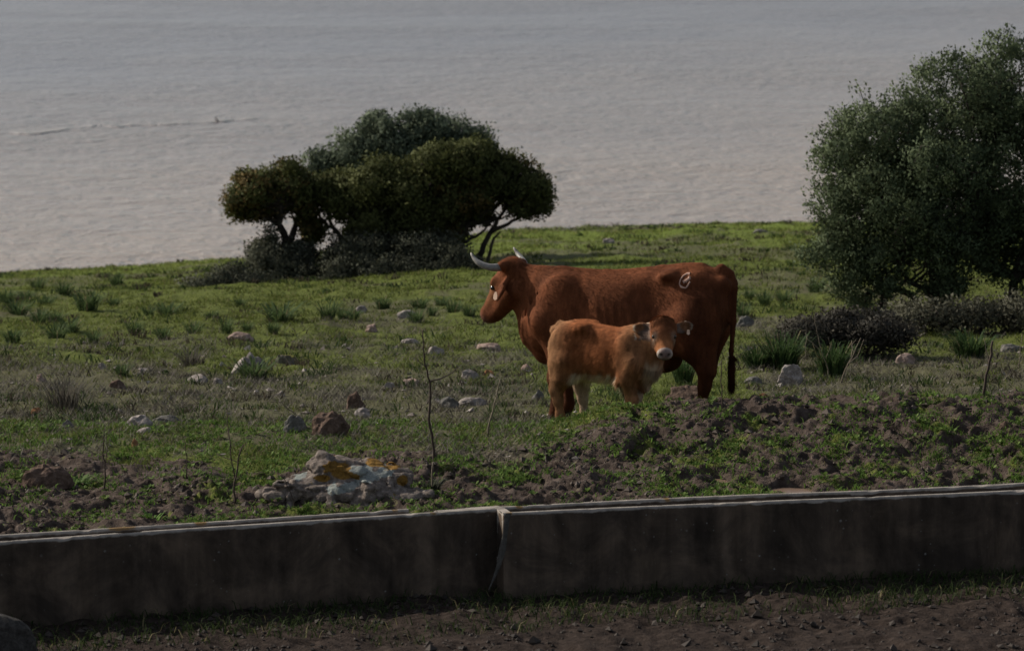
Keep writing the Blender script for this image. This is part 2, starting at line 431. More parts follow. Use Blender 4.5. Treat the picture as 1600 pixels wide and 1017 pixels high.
def mud_mask(x, y):
    right = sstep(-2.4, -0.3, x + 0.35 * fbm(x * 0.9, y * 0.9, 0, 3, 5))
    edge = np.where(x > 1.0, 38.9, 37.4) + 0.5 * fbm(x * 0.8, y * 0.8, 0, 3, 6)
    a = right * (1 - sstep(edge - 0.6, edge + 0.7, y))
    b = (1 - sstep(35.8, 38.0, y + 1.2 * fbm(x, y, 0, 3, 8))) * 0.95
    m = np.maximum(a, b)
    far = sstep(-0.15, 0.35, fbm(x * 0.35 + 3, y * 0.25, 0, 4, 9) + 0.35) * np.exp(-((y - 80.0 - 0.35 * x) / 1.8) ** 2) * sstep(-0.5, 1.2, x) * (1 - sstep(6.5, 9, x))
    front = 1 - sstep(31.75, 32.35, y - (x + 3.7) * 0.25 + 0.25 * fbm(x * 1.5, y * 1.5, 0, 3, 45))
    return np.clip(np.maximum(np.maximum(m, far * 1.2), np.where(y < y_back(x), front, 0)), 0, 1)

def dry_mask(x, y):
    d = sstep(35.8, 38.4, y + 1.6 * fbm(x, y, 0, 3, 21)) * (1 - sstep(42, 54, y + 5 * fbm(x * .5, y * .5, 0, 3, 22))) * (1 - sstep(-0.3, 1.2, x)) * (0.95 + 0.4 * fbm(x * 1.3, y * 0.8, 0, 3, 24))
    e = sstep(-0.05, 0.35, fbm(x * 0.6, y * 0.35, 0, 4, 23)) * sstep(44, 50, y) * 0.6
    f = sstep(2.0, 2.6, x) * sstep(38.8, 40, y) * (1 - sstep(46, 52, y)) * 0.75
    return np.clip(np.maximum(np.maximum(d, e), f), 0, 1)

def base_height(x, y):
    s = np.interp(x, shx, shs)
    ye = y - s * sstep(45, 80, y)
    zb = lerp_smooth(ye, bY, bZ)
    zf = np.interp(y, fY, fZ)
    yb = y_back(x)
    k = sstep(yb - 0.055, yb - 0.005, y)
    A = np.interp(x, [-0.4, 0.0, 0.5, 0.85, 1.6, 2.4, 5.0, 12, 30], [0, 0.02, 0.16, 0.28, 0.29, 0.32, 0.37, 0.36, 0])
    dy = y - 38.1
    crest = A * np.exp(-(dy / np.where(dy < 0, 1.6, np.where(x > 2.0, 1.1, 0.55))) ** 2)
    return zf * (1 - k) + (zb + crest) * k

xs_d = np.arange(-6.0, 6.0, 0.0245)
g = np.cumsum(0.03 * 1.15 ** np.arange(62)); g = g[g < 420]
xs = np.concatenate([-6.0 - g[::-1], xs_d, 6.0 + g])
yg = [31.0]
while yg[-1] < 150:
    y = yg[-1]
    yg.append(y + (0.06 if y < 32.6 else 0.024 if y < 39.3 else min(0.03 + (y - 39.3) * 0.010, 0.30) if y < 95 else 3.0))
g2 = np.cumsum(0.07 * 1.25 ** np.arange(30)); g2 = g2[g2 < 115]
ys = np.concatenate([31.0 - g2[::-1], np.array(yg)])
GX, GY = np.meshgrid(xs, ys, indexing='ij')
GZ = base_height(GX, GY)
MUD = mud_mask(GX, GY); DRY = dry_mask(GX, GY)
behind = sstep(-0.03, 0.05, GY - y_back(GX))
near = (GY > 30) & (GY < 100) & (np.abs(GX) < 40)
ampl = np.where(near, 1.0, 0.0)
n_l = (fbm(GX * 0.7, GY * 0.5, 0, 3, 1) * 0.05 + np.maximum(fbm(GX * 2.2, GY * 1.6, 0, 3, 4), 0) * 0.055) * sstep(41.5, 46, GY)
n_m = fbm(GX * 3.2, GY * 2.4, 0, 4, 2) * 0.045
lump = np.maximum(fbm(GX * 5.0, GY * 4.0, 0, 3, 3), 0) * 0.05
GZ = GZ + ampl * (n_l + n_m * 0.7 + lump * (1 - MUD) * 0.8)
# trodden mud: clods, ridges and hoof prints
soft = fbm(GX * 3.1, GY * 2.6, 0, 3, 31)
clod = fbm(GX * 10, GY * 9, 0, 3, 33)
terr = fbm(GX * 2.4 + 5, GY * 2.0, 0, 3, 37) * 3.0
fr = terr - np.floor(terr)
slump = (np.floor(terr) + sstep(0.62, 0.95, fr)) * 0.028            # slumped ledges with short steep edges
dmud = soft * 0.035 + slump * 0.8 + clod * 0.024 + (0.5 - np.abs(fbm(GX * 17, GY * 13, 0, 2, 35))) * 0.035 + fbm(GX * 30, GY * 24, 0, 1, 36) * 0.012
zone_b = MUD * behind * ampl * (GY < 60)
GZ += zone_b * dmud
GZ += MUD * (1 - behind) * ampl * (GY < 34.5) * (clod * 0.022 + soft * 0.03)
GZ += (1 - behind) * ampl * (GY < 34.5) * 0.02 * fbm(GX * 7, GY * 7, 0, 3, 41)
for k in range(900):                                   # hoof prints
    hx = RNG.uniform(-5.2, 6.0); hy = RNG.uniform(33.3, 38.9)
    if hy < y_back(np.array(hx)) + 0.14: continue
    r = RNG.uniform(0.045, 0.10); dp = RNG.uniform(0.025, 0.065)
    i0, i1 = np.searchsorted(xs, [hx - 3 * r, hx + 3 * r]); j0, j1 = np.searchsorted(ys, [hy - 3 * r, hy + 3 * r])
    sx, sy = GX[i0:i1, j0:j1] - hx, GY[i0:i1, j0:j1] - hy
    an = RNG.uniform(0, 3.14); ex = RNG.uniform(1.0, 1.7)
    q = np.sqrt(((sx * math.cos(an) + sy * math.sin(an)) / ex) ** 2 + (sx * math.sin(an) - sy * math.cos(an)) ** 2) / r
    pit = -dp * (1 - sstep(0.65, 1.05, q)) + dp * 0.38 * np.exp(-((q - 1.28) / 0.22) ** 2)
    GZ[i0:i1, j0:j1] += pit * zone_b[i0:i1, j0:j1]

def sample(A, x, y):
    x = np.asarray(x, float); y = np.asarray(y, float)
    i = np.clip(np.searchsorted(xs, x) - 1, 0, len(xs) - 2); j = np.clip(np.searchsorted(ys, y) - 1, 0, len(ys) - 2)
    u = (x - xs[i]) / (xs[i + 1] - xs[i]); v = (y - ys[j]) / (ys[j + 1] - ys[j])
    return (A[i, j] * (1 - u) * (1 - v) + A[i + 1, j] * u * (1 - v) + A[i, j + 1] * (1 - u) * v + A[i + 1, j + 1] * u * v)

def on_ground(px, py):
    """where the line of sight through a photo pixel meets the land"""
    d = ray(px, py); Y = np.arange(31.0, 96, 0.02)
    X = d[0] * Y; Z = ZC + d[2] * Y
    gz = base_height(X, Y)
    k = np.argmax(gz >= Z) if np.any(gz >= Z) else len(Y) - 1
    x, y = X[k], Y[k]
    return np.array([x, y, float(sample(GZ, x, y))])

# puddles: hollows filled with muddy water
pud_list = []
for (px, py, rx, ry) in PUD:
    c = on_ground(px, py); ry2 = ry * 2.2
    i0, i1 = np.searchsorted(xs, [c[0] - 2.2 * rx, c[0] + 2.2 * rx]); j0, j1 = np.searchsorted(ys, [c[1] - 2.2 * ry2, c[1] + 2.2 * ry2])
    sx, sy = (GX[i0:i1, j0:j1] - c[0]) / rx, (GY[i0:i1, j0:j1] - c[1]) / ry2
    q = np.sqrt(sx * sx + sy * sy) + 0.25 * fbm(GX[i0:i1, j0:j1] * 6, GY[i0:i1, j0:j1] * 6, 0, 2, 61)
    lev = float(base_height(np.array(c[0]), np.array(c[1]))) - 0.055
    kk = 1 - sstep(0.75, 1.25, q)
    bh = behind[i0:i1, j0:j1]
    GZ[i0:i1, j0:j1] = GZ[i0:i1, j0:j1] * (1 - kk * bh) + (lev - 0.03) * kk * bh
    pud_list.append((c[0], c[1], lev, rx * 1.15, ry2 * 1.15))

GREEN = np.clip(1.0 - MUD * 0.75 - 0.12, 0, 1)
patch = fbm(GX * 2.6, GY * 1.5, 0, 4, 71)
GREEN = np.where((MUD > 0.3) & (GY < 60), np.clip(0.26 + patch * 0.55, 0, 1), GREEN)
GREEN = np.where(GY < y_back(GX), np.clip(0.5 * (1 - MUD), 0, 1), GREEN)
nx, ny = GX.shape
idx = np.arange(nx * ny).reshape(nx, ny)
Q = np.stack([idx[:-1, :-1], idx[1:, :-1], idx[1:, 1:], idx[:-1, 1:]], -1).reshape(-1, 4)
masks = np.stack([MUD, GREEN, DRY], -1).reshape(-1, 3)
ground = mesh_np('meadow_ground', np.stack([GX, GY, GZ], -1).reshape(-1, 3), Q, M['ground'], masks, True, attr='Mask')
wa = ground.data.color_attributes.new('WetShade', 'FLOAT_COLOR', 'POINT')
wet_shade = np.where(GY < y_back(GX), 1.0, 0.2 * MUD * (GY < 60)).ravel()  # full painted shade before the troughs, faint damp on the mud behind
wc = np.ones((wet_shade.size, 4), np.float32); wc[:, :3] = wet_shade[:, None]; wa.data.foreach_set('color', wc.ravel())
tag(ground, 'sloping green pasture with trampled mud, running down to the lake', None, None, 'structure')

# lake and the far bank
lv = []
for y in (74, 100, 160, 300, 700, 2600):
    for x in (-2600, -300, -60, 0, 60, 300, 2600): lv.append((x, y, WZ))
lq = [(r * 7 + c, r * 7 + c + 1, r * 7 + c + 8, r * 7 + c + 7) for r in range(5) for c in range(6)]
lake = mesh_np('lake_water', lv, np.array(lq), M['water'], None, False)
tag(lake, 'wide muddy grey-brown lake with fine ripples', None, None, 'structure')
hx = np.linspace(-2600, 2600, 120); hv = []
for r, (yy, hh) in enumerate(((2200, -6), (2350, 20), (2600, 55), (3000, 70))):
    for x in hx: hv.append((x, yy + 60 * float(vnoise(x * 0.004, r, 0, 81)), WZ + hh * (1 + 0.5 * float(fbm(x * 0.003, r * 3, 0, 3, 82)))))
hq = [(r * 120 + c, r * 120 + c + 1, r * 120 + c + 121, r * 120 + c + 120) for r in range(3) for c in range(119)]
M['hill'] = flat_mat('far_hill', (0.06, 0.07, 0.035), 0.95, 0.1, 0.3, 0.02)
tag(mesh_np('hills', hv, np.array(hq), M['hill'], None, True), 'low hills on the far bank of the lake', None, None, 'structure')

for k, (x, y, z, rx, ry) in enumerate(pud_list):
    an = np.linspace(0, 2 * np.pi, 29)[:-1]
    rr = 1.0 + 0.18 * vnoise(np.cos(an) * 2 + k * 7, np.sin(an) * 2, 0, 91)
    V = np.vstack([[[x, y, z]], np.stack([x + rx * rr * np.cos(an), y + ry * rr * np.sin(an), np.full(28, z)], -1)])
    T = np.array([(0, 1 + j, 1 + (j + 1) % 28) for j in range(28)])
    tag(mesh_np('puddle', V, T, M['puddle'], None, False), 'small brown puddle in the trodden mud', None, None, 'structure')

# ------------------------------------------------------------------ the two concrete troughs
def trough_wall(name, parent, a, b, t0, t1, ztop, zbot, wear_top=True, seed=0, orange=()):
    """a wall between offsets t0..t1 behind the line a-b; chipped, uneven upper edges"""
    a = np.array(a[:2]); b = np.array(b[:2]); L = np.linalg.norm(b - a); d = (b - a) / L; nrm = np.array([-d[1], d[0]])
    n = max(4, int(L / 0.03)); s = np.linspace(0, L, n + 1)
    rows = []   # profile loop: front bottom -> front top -> back top -> back bottom
    th = t1 - t0
    prof = [(0, zbot, 0), (0, zbot + (ztop - zbot) * 0.35, 0), (0, zbot + (ztop - zbot) * 0.7, 0), (0, ztop - 0.045, 0.0), (0.001, ztop - 0.014, 0.75), (0.009, ztop - 0.003, 1), (th * 0.5, ztop, 0.8),
            (th - 0.009, ztop - 0.003, 1), (th - 0.001, ztop - 0.014, 0.7), (th, ztop - 0.06, 0), (th, zbot, 0)]
    V = []; W = []
    for q, (o, z, wr) in enumerate(prof):
        chip = np.maximum(vnoise(s * 9, q * 0.7, seed, 101) - 0.35, 0) * 0.022 * (1 if wr > 0 else 0)
        off = o + (0.006 * vnoise(s * 1.1, z * 3, seed, 102) + 0.003 * vnoise(s * 6, z * 6, seed, 103))
        zz = z + 0.006 * vnoise(s * 0.6, 0, seed, 104) * (1 if q not in (0, len(prof) - 1) else 0) - chip
        p = a[None] + d[None] * s[:, None] + nrm[None] * (t0 + off)[:, None]
        V.append(np.column_stack([p, zz]))
        o_m = np.zeros_like(s)
        for (c, wd) in orange: o_m = np.maximum(o_m, np.exp(-((s - c) / wd) ** 2) * (0.68 if wr > 0.5 else 0))
        W.append(np.column_stack([np.full_like(s, wr), o_m, 0 * s]))
    k = len(prof); V = np.concatenate(V); W = np.concatenate(W); m = n + 1
    Q = [(i * m + j, i * m + j + 1, (i + 1) * m + j + 1, (i + 1) * m + j) for i in range(k - 1) for j in range(n)]
    # end caps as fans between front and back halves
    for j in (0, n):
        loop = [i * m + j for i in range(k)]
        for i in range(k // 2):
            q4 = (loop[i], loop[i + 1], loop[k - 2 - i], loop[k - 1 - i])
            if len(set(q4)) == 4: Q.append(q4 if j == 0 else q4[::-1])
    return mesh_np(name, V, np.array(Q), M['concrete'], W, False, parent, attr='Wear')

def ext(a, b, t):
    a = np.array(a, float); b = np.array(b, float); return a + (b - a) * t
ZB = -0.52
tl = empty('concrete_trough', (0, 0, 0))
tag(tl, 'long dark stained concrete cattle trough in the left foreground, below the lichened boulder', 'trough')
L0 = ext(La, Lb, -0.9)
trough_wall('front_wall', tl, L0, Lb, 0.0, 0.055, ZT, ZB, seed=1, orange=((6.85, 0.06),))
Lfar = ext(La, Lb, 0.822)
trough_wall('back_wall', tl, L0, Lfar, LW - 0.05, LW, ZT + 0.006, ZB, seed=2, orange=((6.62, 0.06), (4.5, 0.2), (5.1, 0.09)))
trough_wall('floor', tl, L0, Lb, 0.057, LW - 0.052, ZT - 0.36, ZB - 0.01, seed=3)
trough_wall('end_cap', tl, ext(La, Lb, 0.868), ext(La, Lb, 0.999), 0.057, 0.16, ZT - 0.002, ZB, seed=4)
tr = empty('concrete_trough', (0, 0, 0))
tag(tr, 'dark concrete cattle trough on the right, with a pale mortar joint at its left end', 'trough')
R1 = ext(Ra, Rb, 1.8)
trough_wall('front_wall', tr, Ra, R1, 0.0, 0.055, ZT, ZB, seed=5, orange=((0.05, 0.05),))
trough_wall('back_wall', tr, Ra, R1, RW - 0.055, RW, ZT + 0.004, ZB, seed=6, orange=((1.36, 0.08), (0.2, 0.06)))
trough_wall('floor', tr, Ra, R1, 0.057, RW - 0.057, ZT - 0.36, ZB - 0.01, seed=7)
# the end wall seen edge-on, and the smear of pale mortar that seals the joint
dR = (np.array(Rb[:2]) - np.array(Ra[:2])); dR /= np.linalg.norm(dR); nR = np.array([-dR[1], dR[0]])
s = Soup()
pl = [(795, 801), (791, 815), (789, 835), (785, 860), (779, 885), (771, 905), (764, 921)]
wd = [0.028, 0.026, 0.022, 0.024, 0.018, 0.009, 0.004]
rows = []
for k, (px, py) in enumerate(pl):
    d = ray(px, py)
    # the smear lies on the front faces: intersect with the vertical plane of the right wall's face
    nn = np.array([nR[0], nR[1], 0]); t = (nn @ (np.array([Ra[0], Ra[1], 0]) - np.array([0, 0, ZC]))) / (nn @ d)
    c = np.array([0, 0, ZC]) + d * t
    for j, o in enumerate((-1, -0.4, 0.3, 1)):
        jit = 0.3 * float(vnoise(k * 1.7, j, 0, 111))
        rows.append(c + np.array([dR[0], dR[1], 0]) * (o + jit) * wd[k] - nn * (0.008 if abs(o) < 0.9 else -0.004))
V = np.array(rows); n_ = len(pl)
Qm = [(i * 4 + j, i * 4 + j + 1, i * 4 + j + 5, i * 4 + j + 4) for i in range(n_ - 1) for j in range(3)]
M['mortar'] = flat_mat('pale_mortar', (0.075, 0.069, 0.060), 0.95, 0.05, 0.5, 25)
mesh_np('mortar_joint', V, np.array(Qm), M['mortar'], None, True, tr)
eA = Ra + np.array([-0.05 * dR[0], -0.05 * dR[1], 0]); 
trough_wall('end_wall', tr, Ra + np.array([dR[0], dR[1], 0]) * 0.002, Ra + np.array([dR[0], dR[1], 0]) * 0.07, 0.058, RW - 0.058, ZT - 0.004, ZB, seed=9)

# ------------------------------------------------------------------ implicit-surface modelling
def surface_nets(val, org, h):
    ins = val < 0
    nx, ny, nz = val.shape
    c = np.zeros((nx - 1, ny - 1, nz - 1), np.int8)
    for dx in (0, 1):
        for dy in (0, 1):
            for dz in (0, 1):
                c += ins[dx:nx - 1 + dx, dy:ny - 1 + dy, dz:nz - 1 + dz]
    act = np.argwhere((c > 0) & (c < 8))
    cid = np.full(c.shape, -1, np.int64); cid[tuple(act.T)] = np.arange(len(act))
    acc = np.zeros((len(act), 3)); cnt = np.zeros(len(act))
    for ax in range(3):
        for o1 in (0, 1):
            for o2 in (0, 1):
                a = act.copy(); oth = [k for k in range(3) if k != ax]
                a[:, oth[0]] += o1; a[:, oth[1]] += o2
                b = a.copy(); b[:, ax] += 1
                va, vb = val[tuple(a.T)], val[tuple(b.T)]
                m = (va < 0) != (vb < 0)
                t = np.where(m, va / np.where(m, va - vb, 1), 0)
                p = a.astype(float); p[:, ax] += t
                acc[m] += p[m]; cnt[m] += 1
    V = org + h * acc / cnt[:, None]
    quads = []
    for ax in range(3):
        o1, o2 = [(1, 2), (2, 0), (0, 1)][ax]
        sl = [slice(0, None)] * 3; sl2 = [slice(0, None)] * 3
        sl[ax] = slice(0, -1); sl2[ax] = slice(1, None)
        d = ins[tuple(sl)] != ins[tuple(sl2)]
        e = np.argwhere(d)
        e = e[(e[:, o1] > 0) & (e[:, o2] > 0) & (e[:, o1] < val.shape[o1] - 1) & (e[:, o2] < val.shape[o2] - 1)]
        q = []
        for (a1, a2) in ((-1, -1), (0, -1), (0, 0), (-1, 0)):
            f = e.copy(); f[:, o1] += a1; f[:, o2] += a2; q.append(cid[tuple(f.T)])
        q = np.stack(q, -1); flip = ~ins[tuple(e.T)]
        q[flip] = q[flip][:, ::-1]
        quads.append(q)
    Q = np.vstack(quads); Q = Q[(Q >= 0).all(1)]
    return V, Q

class Field:
    def __init__(s, lo, hi, h):
        s.org = np.array(lo, float); s.h = h
        n = np.ceil((np.array(hi) - s.org) / h).astype(int) + 1
        s.val = np.full(n, 0.5, np.float32); s.n = n
    def box(s, lo, hi):
        a = np.clip(np.floor((np.array(lo) - s.org) / s.h).astype(int), 0, s.n); b = np.clip(np.ceil((np.array(hi) - s.org) / s.h).astype(int) + 1, 0, s.n)
        ax = [s.org[k] + s.h * np.arange(a[k], b[k]) for k in range(3)]
        return tuple(slice(a[k], b[k]) for k in range(3)), np.stack(np.meshgrid(*ax, indexing='ij'), -1)
    def put(s, sl, d, k, sub=False):
        v = s.val[sl]
        if sub: v = -v
        hh = np.maximum(k - np.abs(v - d), 0) / k
        r = np.minimum(v, d) - hh * hh * k * 0.25
        s.val[sl] = -r if sub else r
    def cap(s, a, b, ra, rb, k=0.06, nrm=None, sq=1.0, sub=False):
        a = np.array(a, float); b = np.array(b, float); m = max(ra, rb) * max(1, 1) + k + 0.03
        sl, p = s.box(np.minimum(a, b) - m, np.maximum(a, b) + m)
        ba = b - a; q = p - a
        if nrm is not None:
            nrm = np.array(nrm, float); nrm /= np.linalg.norm(nrm)
            q = q + (q @ nrm)[..., None] * nrm * (sq - 1); ba = ba + (ba @ nrm) * nrm * (sq - 1)
        t = np.clip((q @ ba) / (ba @ ba + 1e-9), 0, 1)
        d = np.linalg.norm(q - t[..., None] * ba, axis=-1) - (ra + (rb - ra) * t)
        s.put(sl, d, k, sub)
    def chain(s, pts, rad, k=0.05, **kw):
        for i in range(len(pts) - 1): s.cap(pts[i], pts[i + 1], rad[i], rad[i + 1], k, **kw)
    def ell(s, c, r, R=None, k=0.06, sub=False):
        c = np.array(c, float); r = np.array(r, float); m = r.max() + k + 0.03
        sl, p = s.box(c - m, c + m); q = p - c
        if R is not None: q = q @ np.array(R)          # columns of R are the axes
        k0 = np.linalg.norm(q / r, axis=-1); k1 = np.linalg.norm(q / (r * r), axis=-1) + 1e-6
        d = np.maximum(k0 * (k0 - 1) / k1, -r.min())
        s.put(sl, d, k, sub)
    def loft(s, sec, k=0.05, taper=0.12):
        """sections (x, ztop, zbot, halfwidth)"""
        sec = np.array(sec, float)
        lo = [sec[0, 0] - 0.1, -sec[:, 3].max() - 0.1, sec[:, 2].min() - 0.1]; hi = [sec[-1, 0] + 0.1, sec[:, 3].max() + 0.1, sec[:, 1].max() + 0.1]
        sl, p = s.box(lo, hi)
        x = p[:, 0, 0, 0]
        def sm(c):
            xx = np.linspace(sec[0, 0], sec[-1, 0], 200); v = np.interp(xx, sec[:, 0], sec[:, c])
            kk = np.exp(-np.linspace(-2, 2, 25) ** 2); kk /= kk.sum()
            v = np.convolve(np.pad(v, 12, mode='edge'), kk, 'valid')
            return np.interp(x, xx, v)
        zt, zb, hw = sm(1), sm(2), sm(3)
        zc = ((zt + zb) / 2)[:, None, None]; hh = ((zt - zb) / 2)[:, None, None]; hw = hw[:, None, None]
        tz = (p[..., 2] - zc) / hh
        wloc = hw * (1 - taper * np.clip(tz, -1, 1))
        e = 2.3
        rr = (np.abs(p[..., 1] / wloc) ** e + np.abs(tz) ** e) ** (1 / e)
        d = (rr - 1) * np.minimum(hw, hh) * 0.9
        endx = np.maximum(sec[0, 0] - p[..., 0], p[..., 0] - sec[-1, 0])
        d = np.maximum(d, endx)
        s.put(sl, d, k)
    def mesh(s, smooth_it=1):
        V, Q = surface_nets(s.val, s.org, s.h)
        for _ in range(smooth_it):                 # light Laplacian smoothing
            acc = np.zeros_like(V); cnt = np.zeros(len(V))
            for a, b in ((0, 1), (1, 2), (2, 3), (3, 0)):
                np.add.at(acc, Q[:, a], V[Q[:, b]]); np.add.at(acc, Q[:, b], V[Q[:, a]])
                np.add.at(cnt, Q[:, a], 1); np.add.at(cnt, Q[:, b], 1)
            V = V * 0.5 + 0.5 * acc / np.maximum(cnt, 1)[:, None]
        return V, Q

def quad_normals(V, Q):
    fn = np.cross(V[Q[:, 2]] - V[Q[:, 0]], V[Q[:, 3]] - V[Q[:, 1]])
    return fn

def fur(V, Q, colfn, lenfn, flowfn, count, width, seed, lift=0.35, density=None, streak=0.22):
    """short hairs standing on a body: thin triangles that follow the lie of the coat"""
    r = np.random.default_rng(seed)
    fn = quad_normals(V, Q); ar = np.linalg.norm(fn, axis=1)
    N = fn / (ar[:, None] + 1e-12)
    cen = V[Q].mean(1)
    wgt = ar.copy()
    if density is not None: wgt = wgt * density(cen)
    f = r.choice(len(Q), count, p=wgt / wgt.sum())
    bw = r.dirichlet((1, 1, 1, 1), count)
    p = (V[Q[f]] * bw[..., None]).sum(1); n = N[f]
    fl = flowfn(p); fl = fl - (fl * n).sum(1)[:, None] * n; fl /= np.linalg.norm(fl, axis=1)[:, None] + 1e-9
    d = fl + lift * n + r.normal(0, 0.16, (count, 3)); d /= np.linalg.norm(d, axis=1)[:, None]
    L = lenfn(p) * r.uniform(0.6, 1.25, count)
    side = np.cross(d, n); side /= np.linalg.norm(side, axis=1)[:, None] + 1e-9
    wv = width * r.uniform(0.7, 1.3, count)
    tip = p + d * L[:, None] - np.array([0, 0, 1]) * (L * L * 1.2)[:, None]
    VV = np.stack([p - side * wv[:, None] - n * 0.002, p + side * wv[:, None] - n * 0.002, tip], 1).reshape(-1, 3)
    T = np.arange(count * 3).reshape(-1, 3)
    st = vnoise(p[:, 0] * 38, p[:, 1] * 38, p[:, 2] * 12, seed + 40)
    c = colfn(p) * (r.uniform(0.72, 1.28, count) * (1 + streak * st))[:, None]
    cc = np.repeat(c, 3, axis=0)
    nh = n + d * 0.25 + r.normal(0, 0.10, (count, 3)); nh /= np.linalg.norm(nh, axis=1)[:, None]
    return VV, T, cc, np.repeat(nh, 3, axis=0)

def head_frame(o, yaw, pitch):
    h = np.array([math.cos(yaw) * math.cos(pitch), math.sin(yaw) * math.cos(pitch), -math.sin(pitch)])
    l = np.array([-math.sin(yaw), math.cos(yaw), 0.0]); u = np.cross(h, l)
    R = np.stack([h, l, u], 1)
    return lambda a, b, c: np.array(o) + R @ np.array([a, b, c], float), R

def basis(ax, nrm):
    ax = np.array(ax, float); ax /= np.linalg.norm(ax); nrm = np.array(nrm, float); nrm -= ax * (nrm @ ax); nrm /= np.linalg.norm(nrm)
    return np.stack([ax, np.cross(nrm, ax), nrm], 1)

# ------------------------------------------------------------------ the cow
def build_cow():
    fld = Field((-1.15, -0.62, -0.02), (1.65, 0.62, 1.66), 0.0135)
    fld.loft([(-0.93, 1.26, 0.98, 0.10), (-0.86, 1.375, 0.84, 0.18), (-0.72, 1.43, 0.72, 0.225), (-0.5, 1.44, 0.63, 0.25), (-0.3, 1.395, 0.60, 0.275),
              (0.0, 1.35, 0.575, 0.305), (0.25, 1.335, 0.56, 0.305), (0.48, 1.34, 0.555, 0.27), (0.68, 1.355, 0.56, 0.225), (0.85, 1.33, 0.60, 0.19), (0.97, 1.18, 0.72, 0.12)], 0.05, 0.14)
    for s in (-1, 1):
        # hip bone, pin bone, thigh and hind leg
        fld.ell((-0.42, s * 0.205, 1.352), (0.07, 0.06, 0.036), None, 0.10)
        fld.ell((-0.89, s * 0.105, 1.28), (0.055, 0.045, 0.06), None, 0.09)
        fld.ell((-0.66, s * 0.165, 1.03), (0.235, 0.135, 0.34), None, 0.08)
        fld.ell((-0.46, s * 0.20, 0.84), (0.12, 0.085, 0.19), None, 0.09)
        off = 0.0 if s > 0 else 0.10
        fld.chain([(-0.62, s * 0.18, 0.95), (-0.64 + off * 0.3, s * 0.175, 0.74), (-0.76 + off, s * 0.165, 0.52), (-0.745 + off, s * 0.165, 0.40), (-0.70 + off, s * 0.165, 0.13), (-0.67 + off, s * 0.165, 0.045)],
                  [0.19, 0.125, 0.066, 0.050, 0.045, 0.058], 0.06)
        fld.cap((-0.80, s * 0.15, 0.86), (-0.80 + off, s * 0.165, 0.53), 0.07, 0.032, 0.07)
        # shoulder blade and foreleg
        fld.ell((0.60, s * 0.195, 1.02), (0.16, 0.065, 0.27), None, 0.12)
        fld.cap((0.54, s * 0.12, 1.18), (0.72, s * 0.19, 0.90), 0.06, 0.10, 0.14)
        fld.chain([(0.72, s * 0.2, 0.90), (0.60, s * 0.185, 0.70), (0.63, s * 0.165, 0.40), (0.62, s * 0.16, 0.13), (0.65, s * 0.16, 0.045)], [0.12, 0.105, 0.058, 0.043, 0.056], 0.06)
        fld.ell((0.635, s * 0.165, 0.40), (0.055, 0.055, 0.07), None, 0.04)
        # the hollow in front of the hip and behind the shoulder
        fld.ell((-0.25, s * 0.36, 1.18), (0.17, 0.12, 0.12), basis((0.45, 0, 1), (0, 1, 0))[:, [0, 1, 2]], 0.13, sub=True)
        fld.cap((-0.34, s * 0.325, 1.08), (-0.27, s * 0.30, 0.68), 0.02, 0.03, 0.08, sub=True)
        fld.cap((-0.56, s * 0.31, 1.27), (-0.80, s * 0.26, 1.26), 0.03, 0.03, 0.10, sub=True)
        fld.ell((-0.74, s * 0.31, 1.36), (0.12, 0.09, 0.05), None, 0.10, sub=True)
        fld.ell((0.37, s * 0.375, 0.98), (0.055, 0.085, 0.26), None, 0.13, sub=True)
    fld.chain([(-0.66, 0, 1.412), (-0.3, 0, 1.375), (0.2, 0, 1.318), (0.62, 0, 1.328)], [0.026, 0.026, 0.026, 0.03], 0.05)
    fld.ell((-0.30, 0, 0.57), (0.17, 0.13, 0.10), None, 0.08)                          # udder
    # neck, withers, dewlap
    o = (1.11, -0.02, 1.37)
    Hh0, R = head_frame(o, math.radians(-20), math.radians(54))
    HS = 1.12
    Hh = lambda a, b, c: Hh0(a * HS, b * HS, c * HS)
    fld.cap((0.66, 0, 1.11), (1.03, -0.02, 1.19), 0.225, 0.165, 0.08, (0, 1, 0), 1.5)
    fld.cap((0.66, 0, 1.25), (1.06, -0.02, 1.325), 0.055, 0.062, 0.06)
    fld.cap((0.80, 0, 0.98), (1.04, -0.02, 1.15), 0.20, 0.135, 0.08, (0, 1, 0), 1.8)
    fld.cap((1.05, -0.03, 1.05), (0.90, 0, 0.76), 0.05, 0.10, 0.07, (0, 1, 0), 2.6)
    fld.cap((0.90, 0, 0.80), (0.78, 0, 0.60), 0.11, 0.10, 0.08, (0, 1, 0), 2.0)
    # head
    fld.cap(Hh(0.03, 0, -0.055), Hh(0.19, 0, -0.06), 0.112, 0.116, 0.05)
    fld.cap(Hh(0.15, 0, -0.045), Hh(0.44, 0, -0.06), 0.100, 0.078, 0.05)
    fld.ell(Hh(0.475, 0, -0.07), (0.068, 0.086, 0.080), R, 0.04)
    fld.ell(Hh(0.0, 0, -0.01), (0.06, 0.11, 0.06), R, 0.05)
    for s in (-1, 1):
        fld.cap(Hh(0.13, s * 0.05, -0.175), Hh(0.42, s * 0.025, -0.125), 0.080, 0.050, 0.05)
        fld.ell(Hh(0.16, s * 0.075, -0.13), (0.11, 0.04, 0.095), R, 0.05)
        fld.ell(Hh(0.165, s * 0.095, -0.005), (0.05, 0.03, 0.034), R, 0.03)
        fld.ell(Hh(0.215, s * 0.118, -0.035), (0.022, 0.02, 0.02), R, 0.02, sub=True)
        fld.ell(Hh(0.515, s * 0.042, -0.045), (0.018, 0.022, 0.014), R, 0.012, sub=True)
        fld.cap(Hh(0.0, s * 0.08, -0.01), Hh(-0.002, s * 0.13, -0.01), 0.048, 0.040, 0.03)       # horn core
